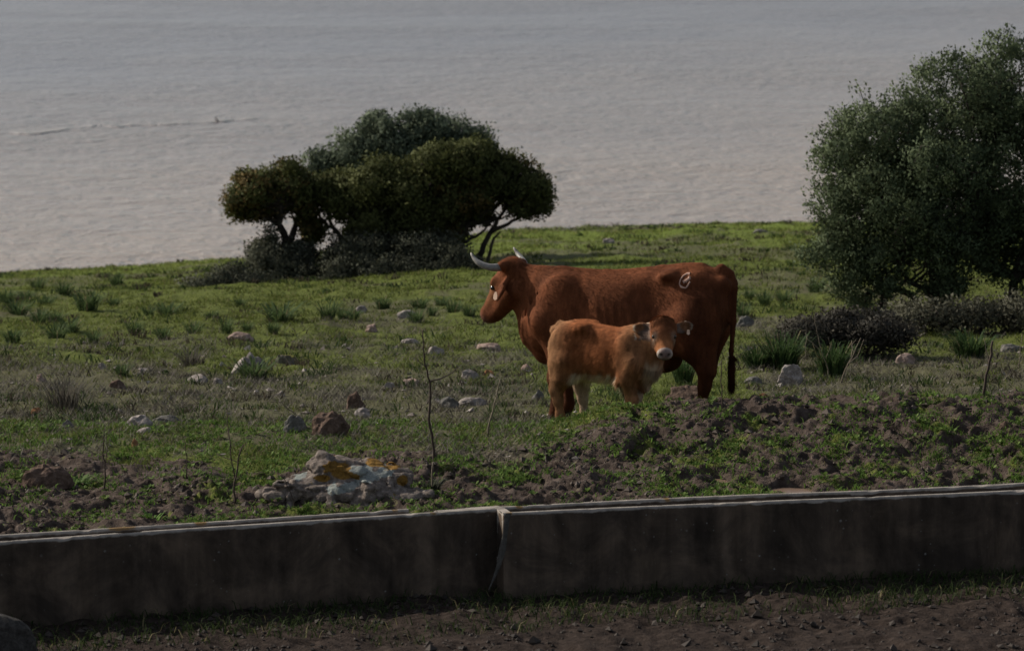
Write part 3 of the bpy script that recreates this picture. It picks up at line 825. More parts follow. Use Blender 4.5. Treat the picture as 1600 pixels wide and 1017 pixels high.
        # ear: hangs out, back and down behind the eye
        e0 = Hh(0.06, s * 0.10, -0.10); e1 = Hh(0.165, s * 0.235, -0.20); em = (e0 + e1) / 2 + R[:, 1] * s * 0.02
        en = R[:, 1] * s * 0.8 + R[:, 2] * 0.5
        fld.cap(e0, em, 0.030, 0.060, 0.015, en, 2.4)
        fld.cap(em, e1, 0.060, 0.022, 0.012, en, 2.4)
        fld.ell(em + en * 0.026, (0.07, 0.034, 0.018), basis(e1 - e0, en), 0.012, sub=True)
    for s in (-1, 1):
        for i in range(6):
            xr = -0.06 + i * 0.075
            fld.cap((xr + 0.03, s * 0.31, 1.14), (xr - 0.05, s * 0.325, 0.78), 0.012, 0.014, 0.035, sub=True)
        for i in range(4):
            fld.cap((1.0 - i * 0.075, s * (0.145 + i * 0.012), 1.20 - i * 0.02), (0.95 - i * 0.05, s * 0.13, 0.92 - i * 0.01), 0.008, 0.012, 0.03, sub=True)
    # mouth line
    fld.cap(Hh(0.52, -0.05, -0.115), Hh(0.52, 0.05, -0.115), 0.006, 0.006, 0.012, sub=True)
    # tail
    fld.chain([(-0.84, 0, 1.40), (-0.91, 0.0, 1.355), (-0.955, 0.01, 1.24), (-0.96, 0.03, 0.95), (-0.945, 0.04, 0.70), (-0.945, 0.04, 0.40)], [0.05, 0.042, 0.032, 0.024, 0.019, 0.020], 0.03)
    V, Q = fld.mesh(1)
    V = V + (V / np.maximum(1, 1)) * 0
    headc = np.array(Hh(0.25, 0, -0.06))
    def colfn(p):
        n1 = fbm(p[:, 0] * 3.5, p[:, 1] * 3.5, p[:, 2] * 3.5, 3, 201)
        n2 = fbm(p[:, 0] * 14, p[:, 1] * 14, p[:, 2] * 6, 2, 203)
        base = np.array([0.122, 0.041, 0.0175]); c = base * (1 + 0.32 * n1 + 0.22 * n2)[:, None]
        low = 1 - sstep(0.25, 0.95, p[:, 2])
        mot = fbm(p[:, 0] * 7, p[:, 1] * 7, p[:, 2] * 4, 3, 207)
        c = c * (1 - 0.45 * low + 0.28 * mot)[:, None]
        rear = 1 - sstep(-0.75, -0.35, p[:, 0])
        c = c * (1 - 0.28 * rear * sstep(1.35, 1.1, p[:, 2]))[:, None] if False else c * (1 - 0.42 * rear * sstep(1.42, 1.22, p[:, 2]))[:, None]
        q = (p - np.array(o)) @ R                                     # head coordinates (metres)
        hd = (np.linalg.norm(p - headc, axis=1) < 0.36) & (p[:, 0] > 1.0)
        cheek = np.exp(-(((q[:, 0] - 0.30) / 0.11) ** 2 + ((q[:, 2] + 0.03) / 0.05) ** 2)) * hd
        c = c * (1 - 0.5 * cheek)[:, None] + np.array([0.26, 0.125, 0.06]) * (0.5 * cheek)[:, None]
        nose = sstep(0.50, 0.56, q[:, 0]) * hd
        c = c * (1 - 0.75 * nose)[:, None] + np.array([0.15, 0.075, 0.055]) * (0.75 * nose)[:, None]
        top = hd * sstep(0.03, -0.04, q[:, 0])
        c = c * (1 - 0.25 * top)[:, None]
        hoof = 1 - sstep(0.05, 0.09, p[:, 2])
        c = c * (1 - hoof)[:, None] + np.array([0.03, 0.025, 0.02]) * hoof[:, None]
        tail = (p[:, 0] < -0.91) & (p[:, 2] < 0.80)
        c = np.where(tail[:, None], c * 0.75, c)
        return np.clip(c, 0.004, 1)
    yaw = math.radians(180 - 20)
    cx, cy = (985 - 800) / F * 40.0, 40.0
    ca, sa = math.cos(yaw), math.sin(yaw)
    hoofs = [(0.62, 0.16), (0.62, -0.16), (-0.70, 0.165), (-0.60, -0.165)]
    gz = np.mean([float(sample(GZ, cx + ca * a - sa * b, cy + sa * a + ca * b)) for a, b in hoofs])
    root = empty('cow', (cx, cy, gz - 0.015), yaw)
    tag(root, 'red-brown horned cow standing side-on behind the calf, head to the left', 'cow')
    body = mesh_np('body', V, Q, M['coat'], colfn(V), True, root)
    def flow(p):
        f = np.stack([np.full(len(p), -0.75), np.zeros(len(p)), np.full(len(p), -0.6)], 1)
        hd = (p[:, 0] > 1.02)
        f[hd] = R[:, 0]
        lg = p[:, 2] < 0.65; f[lg] = (-0.15, 0, -1)
        return f
    def ln(p):
        L = np.full(len(p), 0.020)
        L = np.where((p[:, 0] < -0.90) & (p[:, 2] < 0.66), 0.075, L)
        q = (p - np.array(o)) @ R
        L = np.where((p[:, 0] > 0.95) & (q[:, 0] < 0.07) & (np.abs(q[:, 1]) < 0.12), 0.04, L)
        return L
    def dens(p):
        return np.where((p[:, 0] < -0.90) & (p[:, 2] < 0.66), 10.0, np.where(p[:, 0] > 0.95, 1.5, 1.0))
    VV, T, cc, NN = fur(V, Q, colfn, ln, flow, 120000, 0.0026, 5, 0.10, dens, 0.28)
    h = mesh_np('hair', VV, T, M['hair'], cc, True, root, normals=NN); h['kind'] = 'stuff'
    # horns
    for s in (1, -1):
        fH = np.array([math.cos(math.radians(-20)), math.sin(math.radians(-20)), 0.0]); b0 = Hh(0, 0, -0.01)
        pts = [b0 + R[:, 1] * s * la + fH * fw + np.array([0, 0, up_]) for la, fw, up_ in ((0.09, 0.0, 0.0), (0.16, 0.012, -0.012), (0.225, 0.045, -0.012), (0.272, 0.105, 0.008), (0.292, 0.16, 0.042), (0.296, 0.20, 0.08), (0.292, 0.225, 0.112))]
        pts = np.array(pts); tt = np.linspace(0, 1, 22)
        k0 = np.linspace(0, 1, len(pts)); fine = np.stack([np.interp(tt, k0, pts[:, i]) for i in range(3)], 1)
        for _ in range(3): fine[1:-1] = (fine[:-2] + 2 * fine[1:-1] + fine[2:]) / 4
        rad = np.interp(tt, [0, 0.15, 0.6, 0.9, 1], [0.041, 0.037, 0.026, 0.013, 0.006]) * (1 + 0.03 * np.sin(tt * 60) * (tt < 0.4))
        HV, HQ, HT = tube(fine, rad, 12)
        tv = np.concatenate([np.repeat(tt, 12), [0, 1]])
        hc = np.stack([np.interp(tv, [0, 0.3, 0.75, 0.86, 1], v) for v in ((0.085, 0.19, 0.24, 0.11, 0.34), (0.075, 0.175, 0.225, 0.10, 0.31), (0.065, 0.155, 0.20, 0.09, 0.28))], 1)
        mesh_np('horn', HV, [HQ, HT], M['horn'], hc, True, root)
        e = Hh(0.212, s * 0.106, -0.03)
        bm = bmesh.new(); bmesh.ops.create_uvsphere(bm, u_segments=12, v_segments=8, radius=0.021)
        me = bpy.data.meshes.new('eye'); bm.to_mesh(me); bm.free(); me.materials.append(M['eye'])
        for p_ in me.polygons: p_.use_smooth = True
        eo = bpy.data.objects.new('eye', me); C.objects.link(eo); eo.parent = root; eo.location = e
    # ear tag on the near ear
    e1 = Hh(0.155, 0.225, -0.175)
    ax = np.array([0.1, 0.05, -1.0]); ax /= np.linalg.norm(ax)
    nrm = np.array([0.25, 0.95, 0.1]); nrm -= ax * (nrm @ ax); nrm /= np.linalg.norm(nrm); sd = np.cross(ax, nrm)
    oc = e1 + nrm * 0.03 - ax * 0.035
    shape = [(-0.008, 0), (0.008, 0), (0.020, 0.03), (0.020, 0.062), (0.0, 0.075), (-0.020, 0.062), (-0.020, 0.03)]
    V0 = [oc + sd * a + ax * b for a, b in shape]; V1 = [v + nrm * 0.004 for v in V0]
    k = len(shape); s_ = Soup()
    s_.add(np.array(V0 + V1), [(i, (i + 1) % k, k + (i + 1) % k, k + i) for i in range(k)], [(k, k + i, k + i + 1) for i in range(1, k - 1)] + [(0, i + 1, i) for i in range(1, k - 1)])
    s_.build('ear_tag', M['tag'], root, False)
    # brand: bare skin, laid on the hide
    bvh = BVHTree.FromPolygons([Vector(v) for v in V], [tuple(q) for q in Q])
    fx, fz = -0.60, 1.315                        # centre on the near (left) flank
    strokes = [([(0.015, 0.075), (-0.02, 0.075), (-0.06, 0.05), (-0.085, 0.01), (-0.095, -0.035), (-0.08, -0.065), (-0.045, -0.08), (-0.01, -0.082), (0.005, -0.06), (0.025, -0.03), (0.035, -0.01)], 0.0075),
               ([(0.02, 0.035), (0.008, 0.012), (-0.012, 0.0), (-0.035, -0.012), (-0.05, -0.02)], 0.015), ([(0.02, 0.045), (0.018, 0.03)], 0.012)]
    bs = Soup()
    for st, wd_ in strokes:
        st = np.array(st); st[:, 0] *= 0.72; st[:, 1] *= 0.76
        tt = np.linspace(0, 1, len(st)); t2 = np.linspace(0, 1, len(st) * 4)
        q = np.stack([np.interp(t2, tt, st[:, 0]), np.interp(t2, tt, st[:, 1])], 1)
        tg = np.gradient(q, axis=0); tg /= np.linalg.norm(tg, axis=1)[:, None]; nn = np.stack([-tg[:, 1], tg[:, 0]], 1)
        rowv = []
        for j, oo in enumerate((-1, -0.5, 0.5, 1)):
            ww = wd_ * (1 + 0.35 * vnoise(t2 * 9, j, 0, 211))
            for a in q + nn * (oo * ww)[:, None]:
                # picture-right is towards the tail
                hp = bvh.ray_cast(Vector((fx - a[0], 0.8, fz + a[1])), Vector((0, -1, 0)))
                rowv.append(np.array(hp[0]) + np.array(hp[1]) * (0.007 if abs(oo) < 0.9 else 0.0) if hp[0] else np.array((fx - a[0], 0.2, fz + a[1])))
        m_ = len(t2)
        bs.add(np.array(rowv), [(j * m_ + i, j * m_ + i + 1, (j + 1) * m_ + i + 1, (j + 1) * m_ + i) for j in range(3) for i in range(m_ - 1)])
    b = bs.build('brand_mark', M['brand'], root)
    b['label'] = 'pale round brand scar on the rump'
    return root
cow = build_cow()

# ------------------------------------------------------------------ the calf
def build_calf():
    fld = Field((-0.66, -0.46, -0.02), (0.92, 0.42, 1.16), 0.0098)
    fld.loft([(-0.46, 0.80, 0.60, 0.09), (-0.40, 0.885, 0.52, 0.145), (-0.26, 0.915, 0.45, 0.175), (-0.06, 0.885, 0.42, 0.182), (0.14, 0.865, 0.415, 0.178),
              (0.29, 0.885, 0.42, 0.165), (0.40, 0.83, 0.44, 0.13), (0.47, 0.74, 0.50, 0.08)], 0.04, 0.10)
    for s in (-1, 1):
        off = 0.0 if s < 0 else 0.12
        fld.ell((-0.17, s * 0.12, 0.87), (0.05, 0.04, 0.02), None, 0.09)
        fld.ell((-0.32, s * 0.115, 0.66), (0.145, 0.085, 0.22), None, 0.06)
        fld.ell((-0.22, s * 0.135, 0.54), (0.075, 0.05, 0.12), None, 0.06)
        fld.chain([(-0.32, s * 0.125, 0.58), (-0.33 + off * .4, s * 0.12, 0.44), (-0.40 + off, s * 0.115, 0.31), (-0.385 + off, s * 0.115, 0.23), (-0.365 + off, s * 0.115, 0.09), (-0.345 + off, s * 0.115, 0.032)],
                  [0.110, 0.078, 0.048, 0.037, 0.033, 0.040], 0.045)
        fld.cap((-0.42, s * 0.11, 0.54), (-0.425 + off, s * 0.115, 0.33), 0.05, 0.026, 0.05)
        fld.ell((0.28, s * 0.14, 0.66), (0.10, 0.05, 0.18), None, 0.06)
        fo = 0.03 if s < 0 else -0.04
        fld.chain([(0.35, s * 0.135, 0.60), (0.27, s * 0.125, 0.46), (0.285 + fo, s * 0.112, 0.27), (0.28 + fo, s * 0.11, 0.09), (0.295 + fo, s * 0.11, 0.032)], [0.085, 0.074, 0.044, 0.032, 0.039], 0.045)
        fld.ell((0.285 + fo, s * 0.112, 0.27), (0.045, 0.045, 0.05), None, 0.03)
        fld.ell((-0.06, s * 0.245, 0.78), (0.10, 0.06, 0.08), None, 0.09, sub=True)
        fld.ell((0.15, s * 0.24, 0.60), (0.035, 0.05, 0.15), None, 0.06, sub=True)
    fld.cap((0.43, 0, 0.60), (0.36, 0, 0.43), 0.085, 0.075, 0.06, (0, 1, 0), 1.4)      # brisket
    yawh, pit = math.radians(-61), math.radians(43)
    o = (0.575, -0.05, 0.965)
    Hh0, R = head_frame(o, yawh, pit)
    HS = 1.05
    Hh = lambda a, b, c: Hh0(a * HS, b * HS, c * HS)
    fld.cap((0.28, 0, 0.70), (0.54, -0.04, 0.86), 0.175, 0.110, 0.07, (0.3, 1, 0), 1.25)
    fld.cap((0.40, 0, 0.60), (0.55, -0.05, 0.80), 0.135, 0.095, 0.07)
    fld.cap(Hh(0.045, 0, -0.055), Hh(0.13, 0, -0.055), 0.096, 0.094, 0.04)
    fld.cap(Hh(0.11, 0, -0.045), Hh(0.265, 0, -0.055), 0.080, 0.056, 0.04)
    fld.ell(Hh(0.305, 0, -0.058), (0.048, 0.068, 0.059), R, 0.025)
    fld.ell(Hh(0.02, 0, -0.015), (0.052, 0.088, 0.05), R, 0.04)
    for s in (-1, 1):
        fld.cap(Hh(0.10, s * 0.045, -0.115), Hh(0.26, s * 0.02, -0.098), 0.057, 0.040, 0.04)
        fld.ell(Hh(0.125, s * 0.078, -0.012), (0.036, 0.022, 0.022), R, 0.025)
        fld.ell(Hh(0.155, s * 0.087, -0.03), (0.017, 0.014, 0.014), R, 0.012, sub=True)
        fld.ell(Hh(0.338, s * 0.031, -0.034), (0.013, 0.013, 0.010), R, 0.006, sub=True)
        en = R[:, 0] * 0.66 + R[:, 2] * 0.75
        ea = R[:, 1] * s * 0.97 - R[:, 0] * (0.10 if s < 0 else 0.22) - en * 0.15; ea /= np.linalg.norm(ea)
        e0 = Hh(0.05, s * 0.080, -0.055); ec = e0 + ea * 0.085
        fld.cap(e0 - ea * 0.01, e0 + ea * 0.04, 0.030, 0.026, 0.02)
        fld.ell(ec, (0.088, 0.052, 0.019), basis(ea, en), 0.018)
        fld.ell(ec + en * 0.022 + ea * 0.012, (0.062, 0.034, 0.020), basis(ea, en), 0.012, sub=True)
    fld.cap(Hh(0.342, -0.035, -0.082), Hh(0.342, 0.035, -0.082), 0.005, 0.005, 0.008, sub=True)
    fld.chain([(-0.42, 0, 0.87), (-0.475, 0.0, 0.82), (-0.49, 0.01, 0.62), (-0.47, 0.02, 0.42)], [0.03, 0.026, 0.018, 0.018], 0.03)
    V, Q = fld.mesh(1)
    def hq(p): return (p - np.array(o)) @ R / HS
    def colfn(p):
        n1 = fbm(p[:, 0] * 6, p[:, 1] * 6, p[:, 2] * 5, 3, 221)
        n2 = fbm(p[:, 0] * 26, p[:, 1] * 26, p[:, 2] * 7, 2, 223)
        red = np.array([0.205, 0.072, 0.028]); tan = np.array([0.255, 0.130, 0.064]); cream = np.array([0.72, 0.61, 0.45])
        t = 1 - sstep(-0.42, -0.20, p[:, 0] + 0.05 * n1)                    # rump and hind leg are paler
        t = np.maximum(t, sstep(0.60, 0.36, p[:, 2] + 0.05 * n1) * 0.8)
        t = np.maximum(t, sstep(0.15, 0.32, p[:, 0] + 0.06 * n1) * 0.7)
        c = red * (1 - t)[:, None] + tan * t[:, None]
        belly = sstep(0.50, 0.44, p[:, 2] + 0.03 * n1 + 0.035 * n2) * sstep(-0.26, -0.18, p[:, 0]) * (1 - sstep(0.2, 0.28, p[:, 0])) * (np.abs(p[:, 1]) < 0.19)
        chest = sstep(0.38, 0.46, p[:, 0] + 0.06 * n1) * sstep(0.62, 0.48, p[:, 2] + 0.08 * n2) * 0.5
        inleg = (p[:, 2] < 0.45) * (p[:, 1] > 0.03) * 0.35
        cr = np.clip(np.maximum(np.maximum(belly, chest), inleg), 0, 1)
        c = c * (1 - cr)[:, None] + cream * cr[:, None]
        q = hq(p); hd = (np.linalg.norm(p - Hh(0.16, 0, -0.06), axis=1) < 0.36) & (np.abs(q[:, 1]) < 0.108) & (q[:, 0] > -0.03) & (q[:, 2] > -0.16)
        hdf = hd.astype(float)
        face = np.array([0.165, 0.062, 0.027]) * (1 - 0.0 * q[:, :1]) + np.array([0.10, 0.045, 0.018]) * sstep(0.14, 0.24, q[:, 0])[:, None]
        c = c * (1 - hdf)[:, None] + face * hdf[:, None]
        eye = np.exp(-(((q[:, 0] - 0.165) / 0.032) ** 2 + ((np.abs(q[:, 1]) - 0.078) / 0.022) ** 2)) * hdf * 0.5
        c = c * (1 - eye)[:, None] + np.array([0.42, 0.33, 0.25]) * eye[:, None]
        ring = sstep(0.278, 0.295, q[:, 0]) * hdf
        c = c * (1 - ring)[:, None] + np.array([0.42, 0.35, 0.295]) * ring[:, None]
        pad = np.exp(-(((q[:, 1]) / 0.048) ** 4 + ((q[:, 2] + 0.028) / 0.040) ** 4)) * sstep(0.288, 0.305, q[:, 0]) * hdf
        c = c * (1 - pad)[:, None] + np.array([0.19, 0.13, 0.115]) * pad[:, None]
        mouth = np.exp(-((q[:, 2] + 0.080) / 0.011) ** 2) * sstep(0.30, 0.33, q[:, 0]) * hdf
        c = c * (1 - 0.8 * mouth)[:, None] + np.array([0.03, 0.022, 0.02]) * (0.8 * mouth)[:, None]
        nos = np.exp(-(((np.abs(q[:, 1]) - 0.030) / 0.014) ** 2 + ((q[:, 2] + 0.030) / 0.014) ** 2)) * sstep(0.30, 0.32, q[:, 0]) * hdf
        c = c * (1 - nos)[:, None] + np.array([0.02, 0.014, 0.012]) * nos[:, None]
        ear = (np.abs(q[:, 1]) > 0.105) & (q[:, 0] < 0.16) & (p[:, 2] > 0.8) & (p[:, 0] > 0.35)
        inner = ear & (((p - Hh(0.05, 0, -0.075)) @ (R[:, 0] * 0.75 + R[:, 2] * 0.65)) > 0.002)
        c = np.where(ear[:, None], np.array([0.15, 0.07, 0.035]), c)
        c = np.where(inner[:, None], np.array([0.12, 0.080, 0.062]), c)
        rim = ear & ((np.abs(q[:, 1]) > 0.215) | (q[:, 0] < -0.012))
        c = np.where(rim[:, None], np.array([0.34, 0.26, 0.19]), c)
        c = c * (1 + 0.18 * n1 + 0.28 * n2 * (1 - hdf))[:, None]
        hoof = 1 - sstep(0.035, 0.06, p[:, 2])
        c = c * (1 - hoof)[:, None] + np.array([0.03, 0.025, 0.02]) * hoof[:, None]
        return np.clip(c, 0.004, 1)
    hd_deg = -27
    yaw = math.radians(hd_deg)
    cy = 38.98; cx = (946 - 800) / F * cy
    ca, sa = math.cos(yaw), math.sin(yaw)
    hoofs = [(-0.35, -0.115), (-0.23, 0.115)]
    gz = np.mean([float(sample(GZ, cx + ca * a - sa * b, cy + sa * a + ca * b)) for a, b in hoofs])
    root = empty('calf', (cx, cy, gz - 0.01), yaw)
    tag(root, 'shaggy light brown calf with cream belly, looking at the camera in front of the cow', 'calf')
    mesh_np('body', V, Q, M['coat'], colfn(V), True, root)
    def flow(p):
        f = np.stack([np.full(len(p), -0.55), np.zeros(len(p)), np.full(len(p), -0.85)], 1)
        q = hq(p); hd = (np.linalg.norm(p - Hh(0.16, 0, -0.06), axis=1) < 0.29)
        f[hd] = R[:, 0] * 0.6 + R[:, 2] * -0.3
        lg = p[:, 2] < 0.42; f[lg] = (0, 0, -1)
        er = (np.abs(q[:, 1]) > 0.10) & (p[:, 2] > 0.82) & (p[:, 0] > 0.35)
        sg = np.sign(q[:, 1])[:, None]
        f = np.where(er[:, None], sg * R[:, 1][None] - 0.3 * R[:, 0][None], f)
        return f
    def ln(p):
        L = np.full(len(p), 0.028)
        q = hq(p)
        L = np.where((p[:, 2] < 0.48) & (np.abs(p[:, 0]) < 0.24), 0.075, L)
        L = np.where((p[:, 0] > 0.36) & (p[:, 2] < 0.78), 0.058, L)
        L = np.where((p[:, 2] < 0.34), 0.018, L)
        hd = (np.linalg.norm(p - Hh(0.16, 0, -0.06), axis=1) < 0.29)
        L = np.where(hd, 0.014, L)
        L = np.where(hd & (q[:, 0] > 0.20), 0.006, L)
        L = np.where(hd & (q[:, 0] < 0.06) & (np.abs(q[:, 1]) < 0.08), 0.032, L)
        L = np.where((np.abs(q[:, 1]) > 0.12) & (p[:, 2] > 0.84) & (p[:, 0] > 0.35), 0.022, L)
        return L
    def dens(p):
        hd = (np.linalg.norm(p - Hh(0.16, 0, -0.06), axis=1) < 0.29)
        return np.where(hd, 1.6, 1.0)
    VV, T, cc, NN = fur(V, Q, colfn, ln, flow, 110000, 0.0028, 9, 0.30, dens, 0.40)
    h = mesh_np('hair', VV, T, M['hair'], cc, True, root, normals=NN); h['kind'] = 'stuff'
    for s in (-1, 1):
        e = Hh(0.153, s * 0.082, -0.020)
        bm = bmesh.new(); bmesh.ops.create_uvsphere(bm, u_segments=12, v_segments=8, radius=0.019)
        me = bpy.data.meshes.new('eye'); bm.to_mesh(me); bm.free(); me.materials.append(M['eye'])
        for p_ in me.polygons: p_.use_smooth = True
        eo = bpy.data.objects.new('eye', me); C.objects.link(eo); eo.parent = root; eo.location = e
    # small tag in the picture-right ear
    e1 = Hh(0.055, 0.20, -0.05)
    sh = [(-0.010, 0), (0.010, 0), (0.014, 0.035), (0, 0.045), (-0.014, 0.035)]
    ax = -np.array([0, 0, 1.0]); nrm = R[:, 0] * 0.5 + R[:, 2] * 0.8; nrm -= ax * (nrm @ ax); nrm /= np.linalg.norm(nrm); sd = np.cross(ax, nrm)
    V0 = [e1 + nrm * 0.02 + sd * a + ax * b for a, b in sh]; V1 = [v + nrm * 0.003 for v in V0]; k = len(sh); s_ = Soup()
    s_.add(np.array(V0 + V1), [(i, (i + 1) % k, k + (i + 1) % k, k + i) for i in range(k)], [(k, k + i, k + i + 1) for i in range(1, k - 1)] + [(0, i + 1, i) for i in range(1, k - 1)])
    s_.build('ear_tag', M['tag'], root, False)
    return root
calf = build_calf()

# ------------------------------------------------------------------ trees and bushes
def leaf_cloud(lobes, n_clusters, per, leaf, spread, col_a, col_b, seed, flat=1.0, shell=0.45, up=0.25, tint=None, sub=0, core=0.72):
    """lobes: (centre xyz, radii xyz). returns leaf quads gathered in twig-end clumps, and clump centres"""
    r = np.random.default_rng(seed)
    if sub:                                   # each bough carries smaller tufts of uneven size
        small = []
        for (c_, rd) in lobes:
            for _ in range(sub):
                dd = r.normal(0, 1, 3); dd /= np.linalg.norm(dd)
                f = r.uniform(0.28, 0.55); small.append((c_ + dd * rd * (1.02 - f * 0.8) * r.uniform(0.7, 1.1), rd * f * r.uniform(0.8, 1.2, 3) + 0.03))
            small.append((c_, rd * core))
        lobes = small
    cen = np.array([l[0] for l in lobes]); rad = np.array([l[1] for l in lobes])
    wgt = rad[:, 0] * rad[:, 2]; wgt = wgt / wgt.sum()
    which = r.choice(len(lobes), n_clusters, p=wgt)
    d = r.normal(0, 1, (n_clusters, 3)); d /= np.linalg.norm(d, axis=1)[:, None]
    rr = shell + (1 - shell) * r.uniform(0, 1, n_clusters) ** 0.6
    rr = np.where(r.uniform(0, 1, n_clusters) < 0.06, rr * 1.22, rr)
    bump = 1 + 0.30 * fbm(d[:, 0] * 2.2 + which * 5, d[:, 1] * 2.2, d[:, 2] * 2.2, 3, seed)
    cc = cen[which] + d * rad[which] * (rr * bump)[:, None]
    k = n_clusters * per
    ci = np.repeat(np.arange(n_clusters), per)
    off = np.clip(r.normal(0, 1, (k, 3)), -1.7, 1.7) * np.array([1, 1, 0.8]) * spread * r.uniform(0.6, 1.25, n_clusters)[ci][:, None]
    pos = cc[ci] + off
    ax = d[ci] * 0.6 + r.normal(0, 0.7, (k, 3)) + np.array([0, 0, up]); ax /= np.linalg.norm(ax, axis=1)[:, None]
    sd = np.cross(ax, r.normal(0, 1, (k, 3))); sd /= np.linalg.norm(sd, axis=1)[:, None] + 1e-9
    L = leaf * r.uniform(0.6, 1.35, k); Wd = L * r.uniform(0.22, 0.36, k) * flat
    ln = np.cross(ax, sd); out = off / (np.linalg.norm(off, axis=1)[:, None] + 1e-9) * 0.35 + d[ci]
    fl = np.sign((ln * out).sum(1) + 1e-9); ln *= fl[:, None]; sd = sd * fl[:, None]
    NN = ln * 0.55 + out * 0.75; NN /= np.linalg.norm(NN, axis=1)[:, None] + 1e-9
    V = np.stack([pos - ax * (L / 2)[:, None], pos - sd * Wd[:, None], pos + ax * (L / 2)[:, None], pos + sd * Wd[:, None]], 1).reshape(-1, 3) if False else np.stack([pos - ax * (L / 2)[:, None], pos + sd * Wd[:, None], pos + ax * (L / 2)[:, None], pos - sd * Wd[:, None]], 1).reshape(-1, 3)
    Q = np.arange(k * 4).reshape(-1, 4)
    t = np.clip(0.5 + 0.5 * fbm(cc[:, 0] * 1.3, cc[:, 1] * 1.3, cc[:, 2] * 1.3, 2, seed + 3) + r.normal(0, 0.18, n_clusters), 0, 1)[ci]
    c = np.array(col_a) * (1 - t)[:, None] + np.array(col_b) * t[:, None]
    if tint is not None:
        tk = (r.uniform(0, 1, n_clusters) < tint[1] * sstep(-0.1, 0.4, fbm(cc[:, 0] * 0.9, cc[:, 1], cc[:, 2] * 0.9, 2, seed + 8)))[ci]
        c = np.where(tk[:, None], c * 0.4 + np.array(tint[0]) * 0.6, c)
    c = c * r.uniform(0.82, 1.2, k)[:, None]
    # keep the face winding on the side of its normal
    gn = np.cross(V[1::4] - V[0::4], V[2::4] - V[0::4]); bad = (gn * NN).sum(1) < 0
    Q[bad] = Q[bad][:, ::-1]
    return V, Q, np.repeat(c, 4, axis=0), cc, np.repeat(NN, 4, axis=0)

def wiggly(a, b, n, amp, r):
    a = np.array(a, float); b = np.array(b, float); t = np.linspace(0, 1, n)
    p = a + (b - a) * t[:, None]
    j = r.normal(0, 1, (n, 3)) * amp * np.linalg.norm(b - a); j[0] = 0; j[-1] = 0
    return p + j

def px_lobe(px, py, Y, rx, ry, depth=None):
    c = P(px, py, Y); k = Y / F
    return (c, np.array([rx * k, (depth if depth else 0.9 * min(rx, ry) * k + 0.25), ry * k]))

def tree(name, label, cat, base, lobes, limbs, leaf_args, seed, group=None, twigs=160, trunk_r=0.09, trunk_name='trunk', crown_name='crown'):
    r = np.random.default_rng(seed)
    V, Q, c, cc, NN = leaf_cloud(lobes, seed=seed, **leaf_args)
    root = empty(name, base)
    b = np.array(base)
    tag(root, label, cat, group)
    o = mesh_np(crown_name, V - b, Q, M['leaf'], c, True, root, normals=NN)
    s = Soup(); nodes = []
    for (pts, r0, r1) in limbs:
        pts = np.array(pts); fine = [pts[0]]
        for i in range(len(pts) - 1): fine += list(wiggly(pts[i], pts[i + 1], 5, 0.035, r)[1:])
        fine = np.array(fine); s.tube(fine - b, np.linspace(r0, r1, len(fine)), 7)
        nodes += list(fine[len(fine) // 3:])
    nodes = np.array(nodes)
    pick = r.choice(len(cc), min(twigs, len(cc)), replace=False)
    for i in pick:
        dd = np.linalg.norm(nodes - cc[i], axis=1) * r.uniform(0.7, 1.3, len(nodes)); j = int(np.argmin(dd))
        p = wiggly(nodes[j], cc[i], 6, 0.06, r); 
        s.tube(p - b, np.linspace(0.018, 0.005, 6), 4)
    s.build(trunk_name, M['bark'], root)
    return root

G_OLIVE = dict(col_a=(0.055, 0.070, 0.044), col_b=(0.115, 0.138, 0.090))
G_DARK = dict(col_a=(0.040, 0.046, 0.017), col_b=(0.088, 0.094, 0.032), tint=((0.125, 0.075, 0.028), 0.35))
G_BUSH = dict(col_a=(0.038, 0.041, 0.028), col_b=(0.075, 0.078, 0.052))

def gbase(px, Y):
    x = (px - 800) / F * Y; return (x, Y, float(sample(GZ, x, Y)) - 0.03)

Yt = 66.5
# small tree on the left of the clump
b0 = gbase(452, Yt)
tree('small_tree', 'small dark tree with a bare forked trunk, leftmost of the clump by the water', 'tree', b0,
     [px_lobe(405, 290, Yt, 36, 34), px_lobe(448, 284, Yt, 42, 34), px_lobe(374, 308, Yt, 24, 26), px_lobe(478, 312, Yt, 20, 30), px_lobe(425, 318, Yt, 34, 16), px_lobe(392, 325, Yt, 24, 16), px_lobe(482, 355, Yt + .3, 14, 20)],
     [([b0, P(450, 395, Yt), P(444, 365, Yt), P(425, 325, Yt)], 0.10, 0.03), ([P(449, 385, Yt), P(462, 352, Yt + .2), P(470, 318, Yt + .2)], 0.06, 0.025), ([P(447, 372, Yt), P(436, 352, Yt - .2), P(440, 318, Yt - .3)], 0.05, 0.02),
      ([P(455, 390, Yt), P(480, 365, Yt + .3), P(490, 335, Yt + .4)], 0.045, 0.015)],
     dict(sub=6, n_clusters=720, per=52, leaf=0.052, spread=0.075, **G_DARK), 301, twigs=170)
